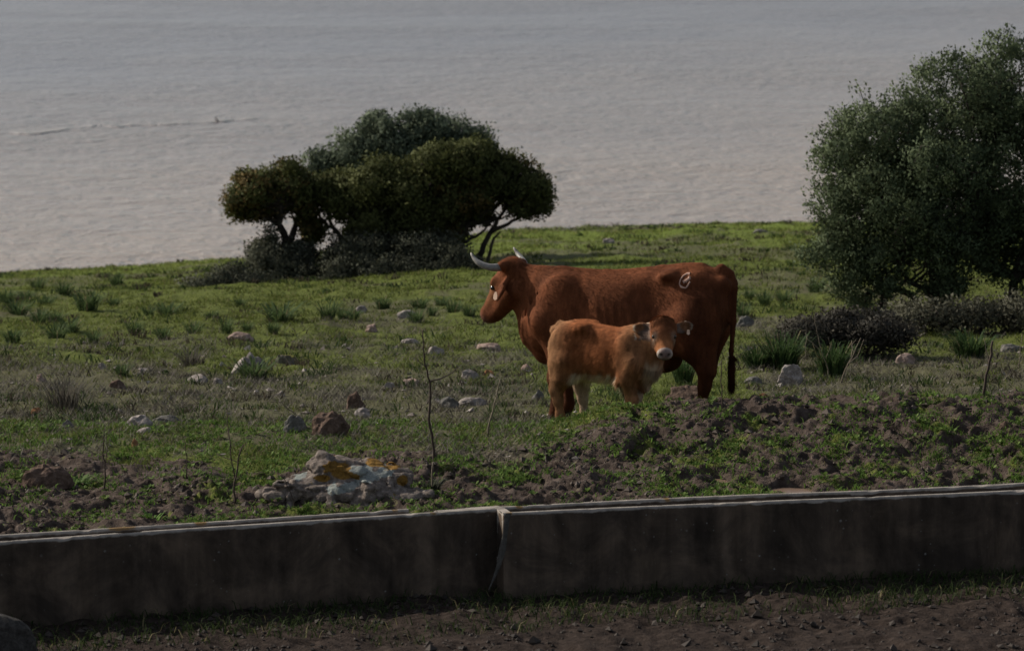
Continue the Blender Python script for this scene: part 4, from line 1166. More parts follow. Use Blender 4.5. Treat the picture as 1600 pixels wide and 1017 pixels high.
# grey-green tree at the back
b1 = gbase(610, Yt + 2.6)
tree('wild_olive_tree', 'tall grey-green wild olive rising at the back of the clump', 'tree', b1,
     [px_lobe(560, 240, Yt + 2.4, 62, 48), px_lobe(620, 222, Yt + 2.4, 72, 42), px_lobe(690, 222, Yt + 2.4, 66, 40), px_lobe(745, 245, Yt + 2.4, 36, 40), px_lobe(515, 270, Yt + 2.4, 32, 42), px_lobe(640, 280, Yt + 2.4, 110, 55), px_lobe(585, 195, Yt+2.4, 22, 15), px_lobe(655, 190, Yt+2.4, 30, 14)],
     [([b1, P(615, 380, Yt + 2.4), P(600, 300, Yt + 2.4), P(570, 235, Yt + 2.4)], 0.14, 0.03), ([P(615, 390, Yt + 2.4), P(650, 300, Yt + 2.4), P(690, 225, Yt + 2.4)], 0.10, 0.03), ([P(610, 320, Yt + 2.4), P(620, 260, Yt + 2.4), P(625, 215, Yt + 2.4)], 0.06, 0.02)],
     dict(sub=6, n_clusters=1300, per=46, leaf=0.055, spread=0.085, up=0.5, **G_OLIVE), 302, twigs=120)
# dark tree in front, broad
b2 = gbase(610, Yt)
tree('mastic_tree', 'broad dark green-brown tree at the centre of the clump, left of the cow', 'tree', b2,
     [px_lobe(555, 296, Yt, 52, 44), px_lobe(620, 285, Yt, 62, 50), px_lobe(690, 265, Yt, 62, 46), px_lobe(742, 262, Yt, 40, 42), px_lobe(516, 298, Yt, 34, 32), px_lobe(600, 350, Yt, 62, 42), px_lobe(660, 345, Yt, 60, 48), px_lobe(565, 382, Yt, 30, 36), px_lobe(635, 395, Yt, 58, 36)],
     [([b2, P(605, 400, Yt), P(585, 360, Yt), P(540, 310, Yt)], 0.12, 0.03), ([P(608, 410, Yt), P(640, 350, Yt), P(680, 280, Yt)], 0.11, 0.03), ([b2, P(540, 385, Yt), P(515, 345, Yt), P(512, 315, Yt)], 0.05, 0.015), ([P(525, 365, Yt), P(500, 340, Yt), P(495, 320, Yt)], 0.03, 0.01)],
     dict(sub=6, n_clusters=2000, per=46, leaf=0.052, spread=0.085, **G_DARK), 303, twigs=260)
# leaning tree on the right of the clump
b3 = gbase(712, Yt - 0.3)
tree('leaning_tree', 'dark tree with bare slanting limbs leaning right, behind the cow\'s horns', 'tree', b3,
     [px_lobe(786, 286, Yt, 42, 36), px_lobe(828, 292, Yt, 32, 36), px_lobe(750, 298, Yt, 38, 30), px_lobe(818, 324, Yt, 30, 14), px_lobe(846, 318, Yt, 16, 22), px_lobe(800, 262, Yt, 30, 16), px_lobe(715, 305, Yt, 36, 36), px_lobe(712, 352, Yt + .2, 24, 26), px_lobe(748, 335, Yt + .2, 22, 12)],
     [([b3, P(708, 385, Yt), P(735, 348, Yt), P(780, 318, Yt), P(815, 300, Yt)], 0.065, 0.015), ([gbase(748, Yt), P(755, 385, Yt), P(775, 350, Yt), P(790, 325, Yt), P(800, 290, Yt)], 0.052, 0.012), ([P(735, 355, Yt), P(770, 345, Yt), P(800, 335, Yt)], 0.028, 0.008), ([P(720, 380, Yt), P(750, 365, Yt), P(775, 340, Yt)], 0.03, 0.008), ([P(708, 385, Yt), P(725, 335, Yt), P(735, 300, Yt)], 0.06, 0.02),
      ([P(768, 362, Yt), P(800, 345, Yt), P(835, 330, Yt)], 0.035, 0.012), ([gbase(760, Yt - .2), P(772, 372, Yt), P(782, 362, Yt)], 0.03, 0.01)],
     dict(sub=6, n_clusters=900, per=48, leaf=0.052, spread=0.075, **G_DARK), 304, twigs=520)
# bushes at the foot of the clump
def bush(label, lobes, seed, cols, n, name='bush', leaf=0.045, spread=0.08, group=None, twigs=60, per=40, up=0.25):
    cx = np.mean([l[0][0] for l in lobes]); cy = np.mean([l[0][1] for l in lobes])
    b = (cx, cy, float(sample(GZ, cx, cy)) - 0.03)
    limbs = []
    for c, rd in lobes:
        f = np.array([c[0], c[1], float(sample(GZ, c[0], c[1])) - 0.03]); limbs.append(([np.array(b), f * 0.6 + np.array(b) * 0.4 + np.array([0, 0, 0.06]), (f + c) / 2, c], 0.03, 0.01))
    return tree(name, label, 'bush', b, lobes, limbs, dict(n_clusters=n, per=per, leaf=leaf, spread=spread, shell=0.35, up=up, **cols), seed, group, twigs, trunk_name='stems', crown_name='foliage')
bush('low dark spreading bush left of the tree clump, near the shore', [px_lobe(318, 455, 64.5, 40, 17), px_lobe(362, 445, 64.8, 40, 26), px_lobe(395, 452, 64.6, 40, 22)], 311, G_BUSH, 420)
bush('dark bush at the foot of the small forked tree', [px_lobe(440, 420, Yt - 0.6, 55, 34), px_lobe(412, 398, Yt - .4, 24, 24), px_lobe(480, 440, Yt - .8, 40, 25), px_lobe(470, 400, Yt - .3, 28, 24), px_lobe(425, 365, Yt - .3, 9, 14)], 312, G_BUSH, 620)
bush('dark thicket under the broad tree, left half', [px_lobe(550, 430, Yt - 1.0, 55, 40), px_lobe(600, 435, Yt - 1.2, 50, 36), px_lobe(565, 395, Yt - .7, 55, 30)], 313, G_BUSH, 760)
bush('dark grey-green thicket right of the broad tree, beside the cow\'s muzzle', [px_lobe(655, 435, Yt - 1.1, 50, 36), px_lobe(705, 425, Yt - 1.1, 46, 38), px_lobe(738, 438, Yt - 1.2, 30, 24), px_lobe(670, 395, Yt - .8, 60, 30)], 314, G_BUSH, 820)
# the big wild olive on the right
Yr = 55.5
b4 = gbase(1470, Yr)
tree('wild_olive_tree', 'large rounded dark green wild olive filling the right edge', 'tree', b4,
     [px_lobe(1400, 215, Yr, 100, 80), px_lobe(1480, 165, Yr, 100, 80), px_lobe(1570, 140, Yr, 90, 85), px_lobe(1330, 250, Yr, 72, 75), px_lobe(1310, 330, Yr, 55, 70), px_lobe(1380, 330, Yr - .3, 90, 90), px_lobe(1480, 290, Yr - .5, 110, 100),
      px_lobe(1590, 270, Yr, 110, 120), px_lobe(1305, 392, Yr - .2, 46, 40), px_lobe(1370, 405, Yr - .3, 62, 42), px_lobe(1460, 385, Yr - .4, 75, 45), px_lobe(1560, 370, Yr, 70, 45), px_lobe(1680, 200, Yr, 110, 110), px_lobe(1690, 340, Yr, 100, 100),
      px_lobe(1320, 440, Yr - .2, 40, 26), px_lobe(1480, 445, Yr - .2, 34, 34), px_lobe(1625, 420, Yr, 50, 50), px_lobe(1400, 448, Yr - .3, 40, 18), px_lobe(1340, 470, Yr - .2, 26, 14), px_lobe(1540, 415, Yr, 40, 22), px_lobe(1590, 80, Yr, 40, 25), px_lobe(1500, 295, Yr + .6, 95, 85), px_lobe(1580, 360, Yr + .6, 80, 60), px_lobe(1420, 340, Yr + .6, 90, 80)],
     [([b4, P(1465, 440, Yr), P(1440, 380, Yr), P(1400, 280, Yr)], 0.13, 0.03), ([b4, P(1480, 430, Yr), P(1520, 340, Yr), P(1560, 200, Yr)], 0.13, 0.03), ([gbase(1378, Yr), P(1385, 455, Yr), P(1360, 435, Yr), P(1320, 400, Yr)], 0.06, 0.02),
      ([gbase(1440, Yr), P(1425, 462, Yr), P(1395, 450, Yr), P(1340, 465, Yr)], 0.05, 0.02), ([gbase(1590, Yr), P(1585, 430, Yr), P(1540, 420, Yr), P(1510, 400, Yr)], 0.07, 0.02), ([P(1585, 440, Yr), P(1620, 350, Yr), P(1660, 250, Yr)], 0.09, 0.03), ([b4, P(1460, 460, Yr), P(1420, 440, Yr - .3), P(1400, 415, Yr - .3)], 0.05, 0.015)],
     dict(sub=5, core=0.88, n_clusters=4300, per=44, leaf=0.042, spread=0.075, up=0.7, col_a=(0.046, 0.062, 0.032), col_b=(0.098, 0.122, 0.062)), 305, twigs=420)
bush('low dark spiny shrub on the slope in front of the big olive, behind the rushes', [px_lobe(1262, 520, 47.5, 40, 15), px_lobe(1315, 514, 47.8, 50, 20), px_lobe(1378, 522, 47.6, 50, 18), px_lobe(1345, 508, 48.2, 60, 14)], 315, dict(col_a=(0.034, 0.031, 0.026), col_b=(0.066, 0.060, 0.046)), 620, leaf=0.040, spread=0.075)
bush('dark shrub under the big olive at the right edge', [px_lobe(1470, 495, 51, 60, 18), px_lobe(1540, 492, 51.2, 60, 20), px_lobe(1610, 490, 51, 50, 24), px_lobe(1420, 492, 51.6, 40, 14)], 316, dict(col_a=(0.045, 0.044, 0.032), col_b=(0.085, 0.082, 0.055)), 260, leaf=0.045, spread=0.09)

# ------------------------------------------------------------------ grass and weeds
def blades(x, y, z, h, wd, col, lean, r, seg=1):
    n = len(x); an = r.uniform(0, 2 * np.pi, n); la = r.uniform(0, 2 * np.pi, n)
    sx, sy = np.cos(an) * wd, np.sin(an) * wd
    lx, ly = np.cos(la) * lean * h, np.sin(la) * lean * h
    base = np.stack([x, y, z - 0.01], 1); sd = np.stack([sx, sy, 0 * x], 1)
    if seg == 1:
        tip = base + np.stack([lx, ly, h], 1)
        V = np.stack([base - sd, base + sd, tip], 1).reshape(-1, 3); return V, None, np.arange(n * 3).reshape(-1, 3), np.repeat(col, 3, axis=0)
    mid = base + np.stack([lx * 0.32, ly * 0.32, h * 0.6], 1)
    tip = base + np.stack([lx, ly, h * (1 - 0.25 * np.clip(lean, 0, 1))], 1)
    V = np.stack([base - sd, base + sd, mid + sd * 0.8, mid - sd * 0.8, tip], 1).reshape(-1, 3)
    i = np.arange(n) * 5
    Qd = np.stack([i, i + 1, i + 2, i + 3], 1); T = np.stack([i + 3, i + 2, i + 4], 1)
    return V, Qd, T, np.repeat(col, 5, axis=0)

def green_cols(n, r, a=(0.045, 0.075, 0.014), b=(0.105, 0.15, 0.034), dryp=0.08):
    t = r.uniform(0, 1, n)[:, None]; c = np.array(a) * (1 - t) + np.array(b) * t
    d = r.uniform(0, 1, n) < dryp
    return np.where(d[:, None], np.array((0.16, 0.135, 0.07)) * r.uniform(0.6, 1.1, n)[:, None], c)

def scatter_visible(n, y0, y1, r, power=1.0, margin=0.6):
    # uniform over the part of the land in view, a little beyond the frame on both sides
    u = r.uniform(0, 1, n); y = y0 + (y1 - y0) * u ** power
    x = r.uniform(-1, 1, n) * (y * 800 / F + margin)
    return x, y

r = np.random.default_rng(501)
gs = Soup()
# cropped turf over the whole meadow
x, y = scatter_visible(500000, 36.5, 91, r, 1.25)
mud = sample(MUD, x, y); dry = sample(DRY, x, y); zz = sample(GZ, x, y)
clump = fbm(x * 3.0, y * 2.2, 0, 3, 511)
keep = (r.uniform(0, 1, len(x)) < np.clip(0.62 + clump * 0.9 - mud * 0.9 - dry * 0.62, 0.03, 1)) & (zz > WZ + 0.06)
x, y, zz, clump = x[keep], y[keep], zz[keep], clump[keep]
hh = r.uniform(0.018, 0.055, len(x)) * (1 + 0.9 * np.maximum(clump, -0.4))
V, Qd, T, cc = blades(x, y, zz, hh, 0.0055 * (y / 40) * r.uniform(0.7, 1.5, len(x)), green_cols(len(x), r, (0.046, 0.060, 0.013), (0.122, 0.142, 0.034)) * (1 + 0.35 * fbm(x * 0.8, y * 0.5, 0, 3, 513) + 0.45 * sstep(62, 80, y))[:, None], 0.7, r); gs.add(V, Qd, T, cc)
# thicker tufts of fresh grass among the mud
tx, ty = scatter_visible(7000, 33.2, 39.6, r, 0.9, 0.4)
gp = sample(GREEN, tx, ty); md = sample(MUD, tx, ty)
dens = fbm(tx * 2.6, ty * 1.5, 0, 4, 71)
ok = (ty > y_back(tx) + 0.06) & (r.uniform(0, 1, len(tx)) < np.where(md > 0.3, np.clip(0.36 + dens * 1.2, 0.08, 1), 0.5))
for (px_, py_, rx_, ry_) in [(p[0], p[1], p[3], p[4]) for p in pud_list]:
    ok &= (((tx - px_) / rx_) ** 2 + ((ty - py_) / ry_) ** 2) > 0.8
tx, ty = tx[ok], ty[ok]
per = r.integers(6, 34, len(tx)); ti = np.repeat(np.arange(len(tx)), per)
sp = r.uniform(0.03, 0.085, len(tx))[ti]
x = tx[ti] + r.normal(0, 1, len(ti)) * sp; y = ty[ti] + r.normal(0, 1, len(ti)) * sp
kk = y > y_back(x) + 0.02; x, y, ti = x[kk], y[kk], ti[kk]
zz = sample(GZ, x, y); th = r.uniform(0.022, 0.07, len(tx))[ti] * r.uniform(0.5, 1.2, len(ti))
tc = r.uniform(0.65, 1.25, len(tx))[ti][:, None]
V, Qd, T, cc = blades(x, y, zz, th, 0.0052 * r.uniform(0.6, 1.5, len(x)), green_cols(len(x), r, (0.045, 0.085, 0.014), (0.11, 0.175, 0.036), 0.05) * tc, 0.75, r, 2); gs.add(V, Qd, T, cc)
# the strip of long grass at the foot of the troughs, shade put into its colour
n = 42000
x = r.uniform(-4.6, 4.9, n); fy = np.where(x < XJ, line_y(La, Lb, x), line_y(Ra, Rb, x))
y = fy - 0.03 - 1.35 * r.uniform(0, 1, n) ** 1.3 * (1.0 + 0.3 * vnoise(x * 1.5, 0, 0, 521))
keep = r.uniform(0, 1, n) < np.clip(0.62 + 0.9 * fbm(x * 1.6, y * 2, 0, 3, 523) + 0.06 * x, 0.05, 1) * (1 - 0.8 * sample(MUD, x, y))
x, y = x[keep], y[keep]
V, Qd, T, cc = blades(x, y, sample(GZ, x, y), r.uniform(0.03, 0.13, len(x)), 0.004 * r.uniform(0.6, 1.5, len(x)), green_cols(len(x), r, (0.016, 0.026, 0.008), (0.040, 0.056, 0.018), 0.08), 0.9, r, 2); gs.add(V, Qd, T, cc)
tx, ty = scatter_visible(3600, 39.5, 90, r, 1.3)
ok = (sample(GZ, tx, ty) > WZ + 0.1) & (r.uniform(0, 1, len(tx)) < np.clip(0.45 + 1.1 * fbm(tx * 0.7, ty * 0.4, 0, 3, 541), 0.05, 1))
tx, ty = tx[ok], ty[ok]
per = r.integers(8, 26, len(tx)); ti = np.repeat(np.arange(len(tx)), per)
sp = r.uniform(0.03, 0.12, len(tx))[ti]
x = tx[ti] + r.normal(0, 1, len(ti)) * sp; y = ty[ti] + r.normal(0, 1, len(ti)) * sp * 0.8
th = r.uniform(0.04, 0.13, len(tx))[ti] * r.uniform(0.5, 1.2, len(ti))
brn = (r.uniform(0, 1, len(tx)) < 0.4)[ti][:, None]
c0 = np.where(brn, np.array((0.050, 0.042, 0.028)), np.array((0.034, 0.052, 0.016))) * r.uniform(0.6, 1.4, len(ti))[:, None]
V, Qd, T, cc = blades(x, y, sample(GZ, x, y), th, 0.006 * (y / 45) * r.uniform(0.6, 1.5, len(x)), c0, 0.9, r, 2); gs.add(V, Qd, T, cc)
tag(gs.build('grass', M['grass'], None, False), 'short green pasture grass growing over the slope and among the mud', 'grass', None, 'stuff')

# crumbs and clods of broken earth lying on the mud
n = 15000
x, y = scatter_visible(n, 31.4, 39.4, r, 0.95, 0.3)
md = sample(MUD, x, y); pk = fbm(x * 2.2, y * 1.8, 0, 3, 551)
fy = np.where(x < XJ, line_y(La, Lb, x), line_y(Ra, Rb, x))
ok = (r.uniform(0, 1, n) < md * np.clip(0.5 + pk, 0.08, 1)) & ((y > y_back(x) + 0.03) | (y < fy - 0.05))
for (p_x, p_y, rx_, ry_) in [(p[0], p[1], p[3], p[4]) for p in pud_list]:
    ok &= (((x - p_x) / rx_) ** 2 + ((y - p_y) / ry_) ** 2) > 1.0
x, y, fy = x[ok], y[ok], fy[ok]; n = len(x)
sz = np.clip(r.lognormal(-4.45, 0.55, n), 0.005, 0.045)
octa = np.array([(1, 0, 0), (0, 1, 0), (-1, 0, 0), (0, -1, 0), (0, 0, 1), (0, 0, -1)], float)
V = octa[None] * r.uniform(0.6, 1.3, (n, 6, 1)) + r.normal(0, 0.18, (n, 6, 3)); V[..., 2] *= 0.75
an = r.uniform(0, 6.28, n); ca_, sa_ = np.cos(an)[:, None], np.sin(an)[:, None]
V = np.stack([V[..., 0] * ca_ - V[..., 1] * sa_, V[..., 0] * sa_ + V[..., 1] * ca_, V[..., 2]], -1) * sz[:, None, None]
V += np.stack([x, y, sample(GZ, x, y) + sz * 0.25], 1)[:, None]
tri = np.array([(0, 1, 4), (1, 2, 4), (2, 3, 4), (3, 0, 4), (1, 0, 5), (2, 1, 5), (3, 2, 5), (0, 3, 5)])
T = (tri[None] + 6 * np.arange(n)[:, None, None]).reshape(-1, 3)
t = r.uniform(0, 1, n)[:, None]; shadef = np.where(y < fy, 0.45, 0.85)[:, None]  # crumbs before the troughs darkened to go with the painted shade
cc = (np.array((0.034, 0.024, 0.018)) * (1 - t) + np.array((0.105, 0.080, 0.063)) * t) * shadef
tag(mesh_np('soil_crumbs', V.reshape(-1, 3), T, M['dry'], np.repeat(cc, 6, axis=0), False), 'loose crumbs and clods of brown earth on the trodden mud', 'soil', None, 'stuff')

# chips of pale stone strewn over the middle slope
n = 1500
x, y = scatter_visible(n, 36.5, 50, r, 1.0, 0.2)
ok = (sample(DRY, x, y) > 0.25) & (r.uniform(0, 1, n) < np.clip(0.45 + 0.9 * fbm(x * 1.4, y * 0.9, 0, 3, 561), 0.02, 1))
x, y = x[ok], y[ok]; n = len(x)
sz = np.clip(r.lognormal(-4.0, 0.5, n), 0.008, 0.05)
V = octa[None] * r.uniform(0.5, 1.4, (n, 6, 1)) + r.normal(0, 0.22, (n, 6, 3)); V[..., 2] *= 0.6
an = r.uniform(0, 6.28, n); ca_, sa_ = np.cos(an)[:, None], np.sin(an)[:, None]
V = np.stack([V[..., 0] * ca_ - V[..., 1] * sa_, V[..., 0] * sa_ + V[..., 1] * ca_, V[..., 2]], -1) * sz[:, None, None]
V += np.stack([x, y, sample(GZ, x, y) + sz * 0.3], 1)[:, None]
T = (tri[None] + 6 * np.arange(n)[:, None, None]).reshape(-1, 3)
t = r.uniform(0, 1, n)[:, None]; cc = np.array((0.10, 0.080, 0.068)) * (1 - t) + np.array((0.32, 0.28, 0.25)) * t
tag(mesh_np('stone_chips', V.reshape(-1, 3), T, M['dry'], np.repeat(cc, 6, axis=0), False), 'small pale chips of stone strewn over the middle slope', 'stone chips', None, 'stuff')

# small broad-leaved weeds in the mud
ws = Soup()
wx, wy = scatter_visible(4200, 33.2, 40.0, r, 0.9, 0.4)
dens = fbm(wx * 2.6, wy * 1.5, 0, 4, 71)
ok = (wy > y_back(wx) + 0.08) & (r.uniform(0, 1, len(wx)) < np.clip(0.45 + dens * 1.4, 0.08, 1))
wx, wy = wx[ok], wy[ok]
per = 9; k = len(wx) * per; ci = np.repeat(np.arange(len(wx)), per)
an = r.uniform(0, 2 * np.pi, k); el = r.uniform(0.15, 1.1, k); L = r.uniform(0.02, 0.055, len(wx))[ci] * r.uniform(0.7, 1.2, k)
ax = np.stack([np.cos(an) * np.cos(el), np.sin(an) * np.cos(el), np.sin(el)], 1); sd = np.stack([-np.sin(an), np.cos(an), 0 * an], 1)
b = np.stack([wx[ci], wy[ci], sample(GZ, wx, wy)[ci] + 0.004], 1) + ax * 0.006
V = np.stack([b, b + ax * (L * 0.55)[:, None] + sd * (L * 0.30)[:, None], b + ax * L[:, None] - np.array([0, 0, 1]) * (L * 0.15)[:, None], b + ax * (L * 0.55)[:, None] - sd * (L * 0.30)[:, None]], 1).reshape(-1, 3)
ws.add(V, np.arange(k * 4).reshape(-1, 4), None, np.repeat(green_cols(k, r, (0.06, 0.10, 0.022), (0.145, 0.20, 0.055), 0.04), 4, axis=0))
tag(ws.build('weeds', M['grass'], None, False), 'tiny broad-leaved weeds sprouting in the trodden mud', 'weeds', None, 'stuff')

# dead thistle stems and litter on the middle slope
ds = Soup()
x, y = scatter_visible(210000, 36.0, 54, r, 1.1)
dm = sample(DRY, x, y)
keep = r.uniform(0, 1, len(x)) < dm * np.clip(0.55 + fbm(x * 2, y * 1.5, 0, 3, 531), 0.1, 1)
x, y = x[keep], y[keep]; zz = sample(GZ, x, y)
t = r.uniform(0, 1, len(x))[:, None]; cc = (np.array((0.046, 0.038, 0.030)) * (1 - t) + np.array((0.155, 0.135, 0.108)) * t)
V, Qd, T, c2 = blades(x, y, zz, r.uniform(0.025, 0.095, len(x)), 0.0035 * r.uniform(0.7, 1.6, len(x)), cc, 1.1, r); ds.add(V, Qd, T, c2)
tag(ds.build('dead_weeds', M['dry'], None, False), 'grey-brown dead weed stems scattered through the grass on the middle slope', 'dead weeds', None, 'stuff')

# ------------------------------------------------------------------ rush and asphodel clumps, one by one
def clump_mesh(seed, h, rad, n, a, b, wd, lean=0.55):
    r = np.random.default_rng(seed)
    rr = rad * np.sqrt(r.uniform(0, 1, n)); an = r.uniform(0, 2 * np.pi, n)
    x, y = rr * np.cos(an), rr * np.sin(an)
    hh = h * r.uniform(0.45, 1.1, n); ln = lean * r.uniform(0.2, 1.3, n)
    t = r.uniform(0, 1, n)[:, None]; c = np.array(a) * (1 - t) + np.array(b) * t
    d = r.uniform(0, 1, n) < 0.06; c = np.where(d[:, None], np.array((0.15, 0.125, 0.07)), c)
    base = np.stack([x, y, 0 * x - 0.03], 1)
    la = an + r.normal(0, 0.6, n); out = np.stack([np.cos(la), np.sin(la), 0 * la], 1)
    sd = np.stack([-np.sin(la), np.cos(la), 0 * la], 1) * (wd * r.uniform(0.6, 1.4, n))[:, None]
    p1 = base + np.array([0, 0, 1]) * (hh * 0.5)[:, None] + out * (hh * ln * 0.22)[:, None]
    p2 = base + np.array([0, 0, 1]) * (hh * 0.85)[:, None] + out * (hh * ln * 0.6)[:, None]
    p3 = base + np.array([0, 0, 1]) * (hh * (1.0 - 0.25 * ln))[:, None] + out * (hh * ln * 1.0)[:, None]
    V = np.stack([base - sd, base + sd, p1 - sd, p1 + sd, p2 - sd * .6, p2 + sd * .6, p3], 1).reshape(-1, 3)
    i = np.arange(n) * 7
    Qd = np.vstack([np.stack([i, i + 1, i + 3, i + 2], 1), np.stack([i + 2, i + 3, i + 5, i + 4], 1)]); T = np.stack([i + 4, i + 5, i + 6], 1)
    o = mesh_np('rush_clump', V, [Qd, T], M['grass'], np.repeat(c, 7, axis=0), False, link=False)
    return o.data
RUSH = [clump_mesh(600 + k, 0.34, 0.09, 120, (0.036, 0.058, 0.022), (0.085, 0.120, 0.045), 0.007, 0.8) for k in range(4)]
def rush(px, py, hpx, label, group=None, meshes=RUSH, wide=1.0, name='rush_clump', href=0.34, cat='rush clump'):
    p = on_ground(px, py); k = p[1] / F
    o = bpy.data.objects.new(name, random.choice(meshes)); C.objects.link(o)
    o.location = p; sc_ = hpx * k / href
    o.scale = (sc_ * wide, sc_ * wide, sc_); o.rotation_euler = (0, 0, random.uniform(0, 6.28))
    return tag(o, label, cat, group)
ORD = ['leftmost', 'second from the left', 'third from the left', 'fourth from the left', 'fifth from the left', 'sixth from the left', 'seventh from the left', 'eighth from the left', 'ninth from the left']
LEFT = [(11, 476, 30), (58, 452, 22), (101, 462, 24), (28, 492, 26), (62, 508, 26), (86, 502, 24), (110, 522, 26), (88, 533, 26), (146, 541, 24), (20, 536, 26),
        (232, 492, 22), (262, 490, 24), (178, 478, 18), (302, 524, 26), (255, 530, 24), (536, 500, 22), (553, 502, 20), (375, 482, 16), (40, 470, 20), (72, 478, 20), (330, 498, 18)]
for row, lo, hi in (('upper', 0, 481), ('middle', 481, 515), ('lower', 515, 999)):
    for k, (px, py, h) in enumerate(sorted(t for t in LEFT if lo <= t[1] < hi)):
        rush(px, py, h, 'small dark rush clump in the left meadow, ' + ORD[k] + ' in the ' + row + ' row', 'small rush clumps dotted over the left meadow', wide=random.uniform(1.0, 1.9))
for k, (px, py, h) in enumerate([(602, 482, 20), (650, 507, 24), (656, 484, 20), (675, 500, 18), (690, 478, 16), (709, 492, 26), (733, 500, 22)]):
    rush(px, py, h, 'small rush clump between the thicket and the cow\'s muzzle, ' + ORD[k], 'small rush clumps near the cow', wide=random.uniform(1.0, 1.8))
for k, (px, py, h) in enumerate([(1160, 498, 28), (1170, 470, 18), (1195, 482, 28), (1225, 475, 24), (1275, 455, 26)]):
    rush(px, py, h, 'rush clump in the open grass right of the cow\'s rump, ' + ORD[k], 'rush clumps behind the cow', wide=random.uniform(1.0, 1.8))
rush(182, 447, 28, 'lone rush clump nearest the shoreline on the left')
rush(137, 488, 34, 'broad rush clump in the left meadow, widest of those by the shore', wide=1.6)
rush(210, 524, 30, 'rush clump standing alone above the grey dead shrub, left meadow')
rush(354, 528, 28, 'rush clump just left of the flat pinkish stone'); rush(386, 524, 22, 'rush clump just behind the flat pinkish stone')
rush(437, 508, 34, 'large pale grassy clump in front of the bush under the trees', wide=1.9); rush(427, 524, 24, 'small clump at the front of the large pale grassy clump')
rush(512, 506, 36, 'tall dark rush clump in front of the thicket, left of the white stones')
rush(597, 482, 26, 'rush clump at the edge of the thicket above the white stones')
BIG = [clump_mesh(620 + k, 0.45, 0.11, 260, (0.022, 0.040, 0.014), (0.052, 0.085, 0.028), 0.006, 0.6) for k in range(2)]
def big(px, py, h, label, wide=1.2): return rush(px, py, h, label, None, BIG, wide, 'rush_clump', 0.45)
big(1222, 580, 68, 'large bright green rush clump behind the pale boulder, right of the cow', 1.3)
big(1300, 588, 62, 'dark rush clump tangled with dead stalks, right of the pale boulder', 1.2)
big(1182, 580, 42, 'greyish leafy rush clump left of the pale boulder, behind the cow\'s tail', 1.4)
big(1515, 560, 50, 'arching rush clump in front of the big olive, near the right edge', 1.6)
big(1068, 602, 52, 'dark rush clump seen between the calf\'s chest and the cow\'s hind leg', 1.0)
rush(395, 590, 40, 'grass clump growing against the pointed pale rock', None, RUSH, 1.6)
rush(191, 592, 22, 'small grass clump near the white chip of stone, left slope', None, RUSH, 1.4)
DEAD = [clump_mesh(640, 0.4, 0.12, 170, (0.050, 0.044, 0.036), (0.105, 0.095, 0.078), 0.004, 0.8)]
rush(100, 640, 60, 'grey dead twiggy shrub on the left slope', None, DEAD, 1.3, 'dead_shrub', 0.4, 'dead shrub')
rush(300, 572, 34, 'dim brown dead shrub on the left slope, below the rushes', None, DEAD, 1.7, 'dead_shrub', 0.4, 'dead shrub')
rush(672, 770, 34, 'dark leafy plant at the right foot of the lichened boulder', None, [clump_mesh(650, 0.3, 0.07, 60, (0.03, 0.034, 0.024), (0.07, 0.075, 0.05), 0.016, 0.8)], 1.4, 'leafy_plant', 0.3, 'plant')
rush(118, 752, 26, 'bright leafy rosette beside the flat brown rock', None, [clump_mesh(651, 0.3, 0.08, 60, (0.06, 0.10, 0.03), (0.12, 0.18, 0.06), 0.020, 1.1)], 1.6, 'leafy_plant', 0.3, 'plant')
rush(240, 810, 24, 'bright green weed in the mud just above the left trough', None, [clump_mesh(652, 0.3, 0.08, 60, (0.06, 0.11, 0.02), (0.12, 0.20, 0.05), 0.018, 0.9)], 1.5, 'leafy_plant', 0.3, 'plant')

# ------------------------------------------------------------------ stones
def stone_mesh(seed, ax, ay, az, sub=3, cuts=7, rough=0.13, cut_lo=0.62):
    r = random.Random(seed); bm = bmesh.new()
    bmesh.ops.create_icosphere(bm, subdivisions=sub, radius=1.0)
    pl = []
    for _ in range(cuts):
        v = Vector((r.gauss(0, 1), r.gauss(0, 1), r.gauss(0, 0.8))).normalized(); pl.append((v, r.uniform(cut_lo, 0.88)))
    off = Vector((seed * 3.7, seed * 1.3, 0))
    for v in bm.verts:
        p = v.co.copy()
        for n_, d_ in pl:
            e = p.dot(n_) - d_
            if e > 0: p -= n_ * e * 0.92
        k = 1 + rough * (mnoise.fractal(p * 1.6 + off, 1.0, 2.0, 3) + 0.35 * mnoise.fractal(p * 6 + off, 0.9, 2.0, 3))
        v.co = Vector((p.x * k * ax, p.y * k * ay, p.z * k * az))
    me = bpy.data.meshes.new('stone'); bm.to_mesh(me); bm.free()
    for p in me.polygons: p.use_smooth = False
    return me
def stone(x0, x1, y0, y1, mat, label, name='stone', seed=None, sub=3, sink=0.5, tilt=0.0, cuts=11, rough=0.22, group=None):
    """stone whose visible part spans x0..x1, y0..y1 in the photograph"""
    px = (x0 + x1) / 2; p = on_ground(px, y1 - 1); k = p[1] / F
    ax = (x1 - x0) / 2 * k; vis = (y1 - y0) * k
    ay = ax * 0.6; az = max(vis - 2 * ay * 0.6 * 0.16, vis * 0.5) / (2 - 2 * sink)
    me = stone_mesh(seed if seed is not None else int(x0 * 7 + y0), ax, ay, az, sub, cuts, rough)
    me.materials.append(M[mat])
    o = bpy.data.objects.new(name, me); C.objects.link(o)
    gy = p[1] + ay * 0.7
    o.location = (p[0], gy, float(sample(GZ, p[0], gy)) + az * (1 - 2 * sink) * 0.85)
    o.rotation_euler = (0, tilt, 0)
    return tag(o, label, 'stone' if name == 'stone' else 'rock', group)
stone(30, 112, 722, 762, 'rock_brown', 'flat brown rock half buried in the mud near the left edge', 'rock', sub=4, tilt=-0.12)
stone(427, 462, 547, 570, 'rock_moss', 'rounded mossy rock right of the pointed pale rock', 'rock', sub=4)
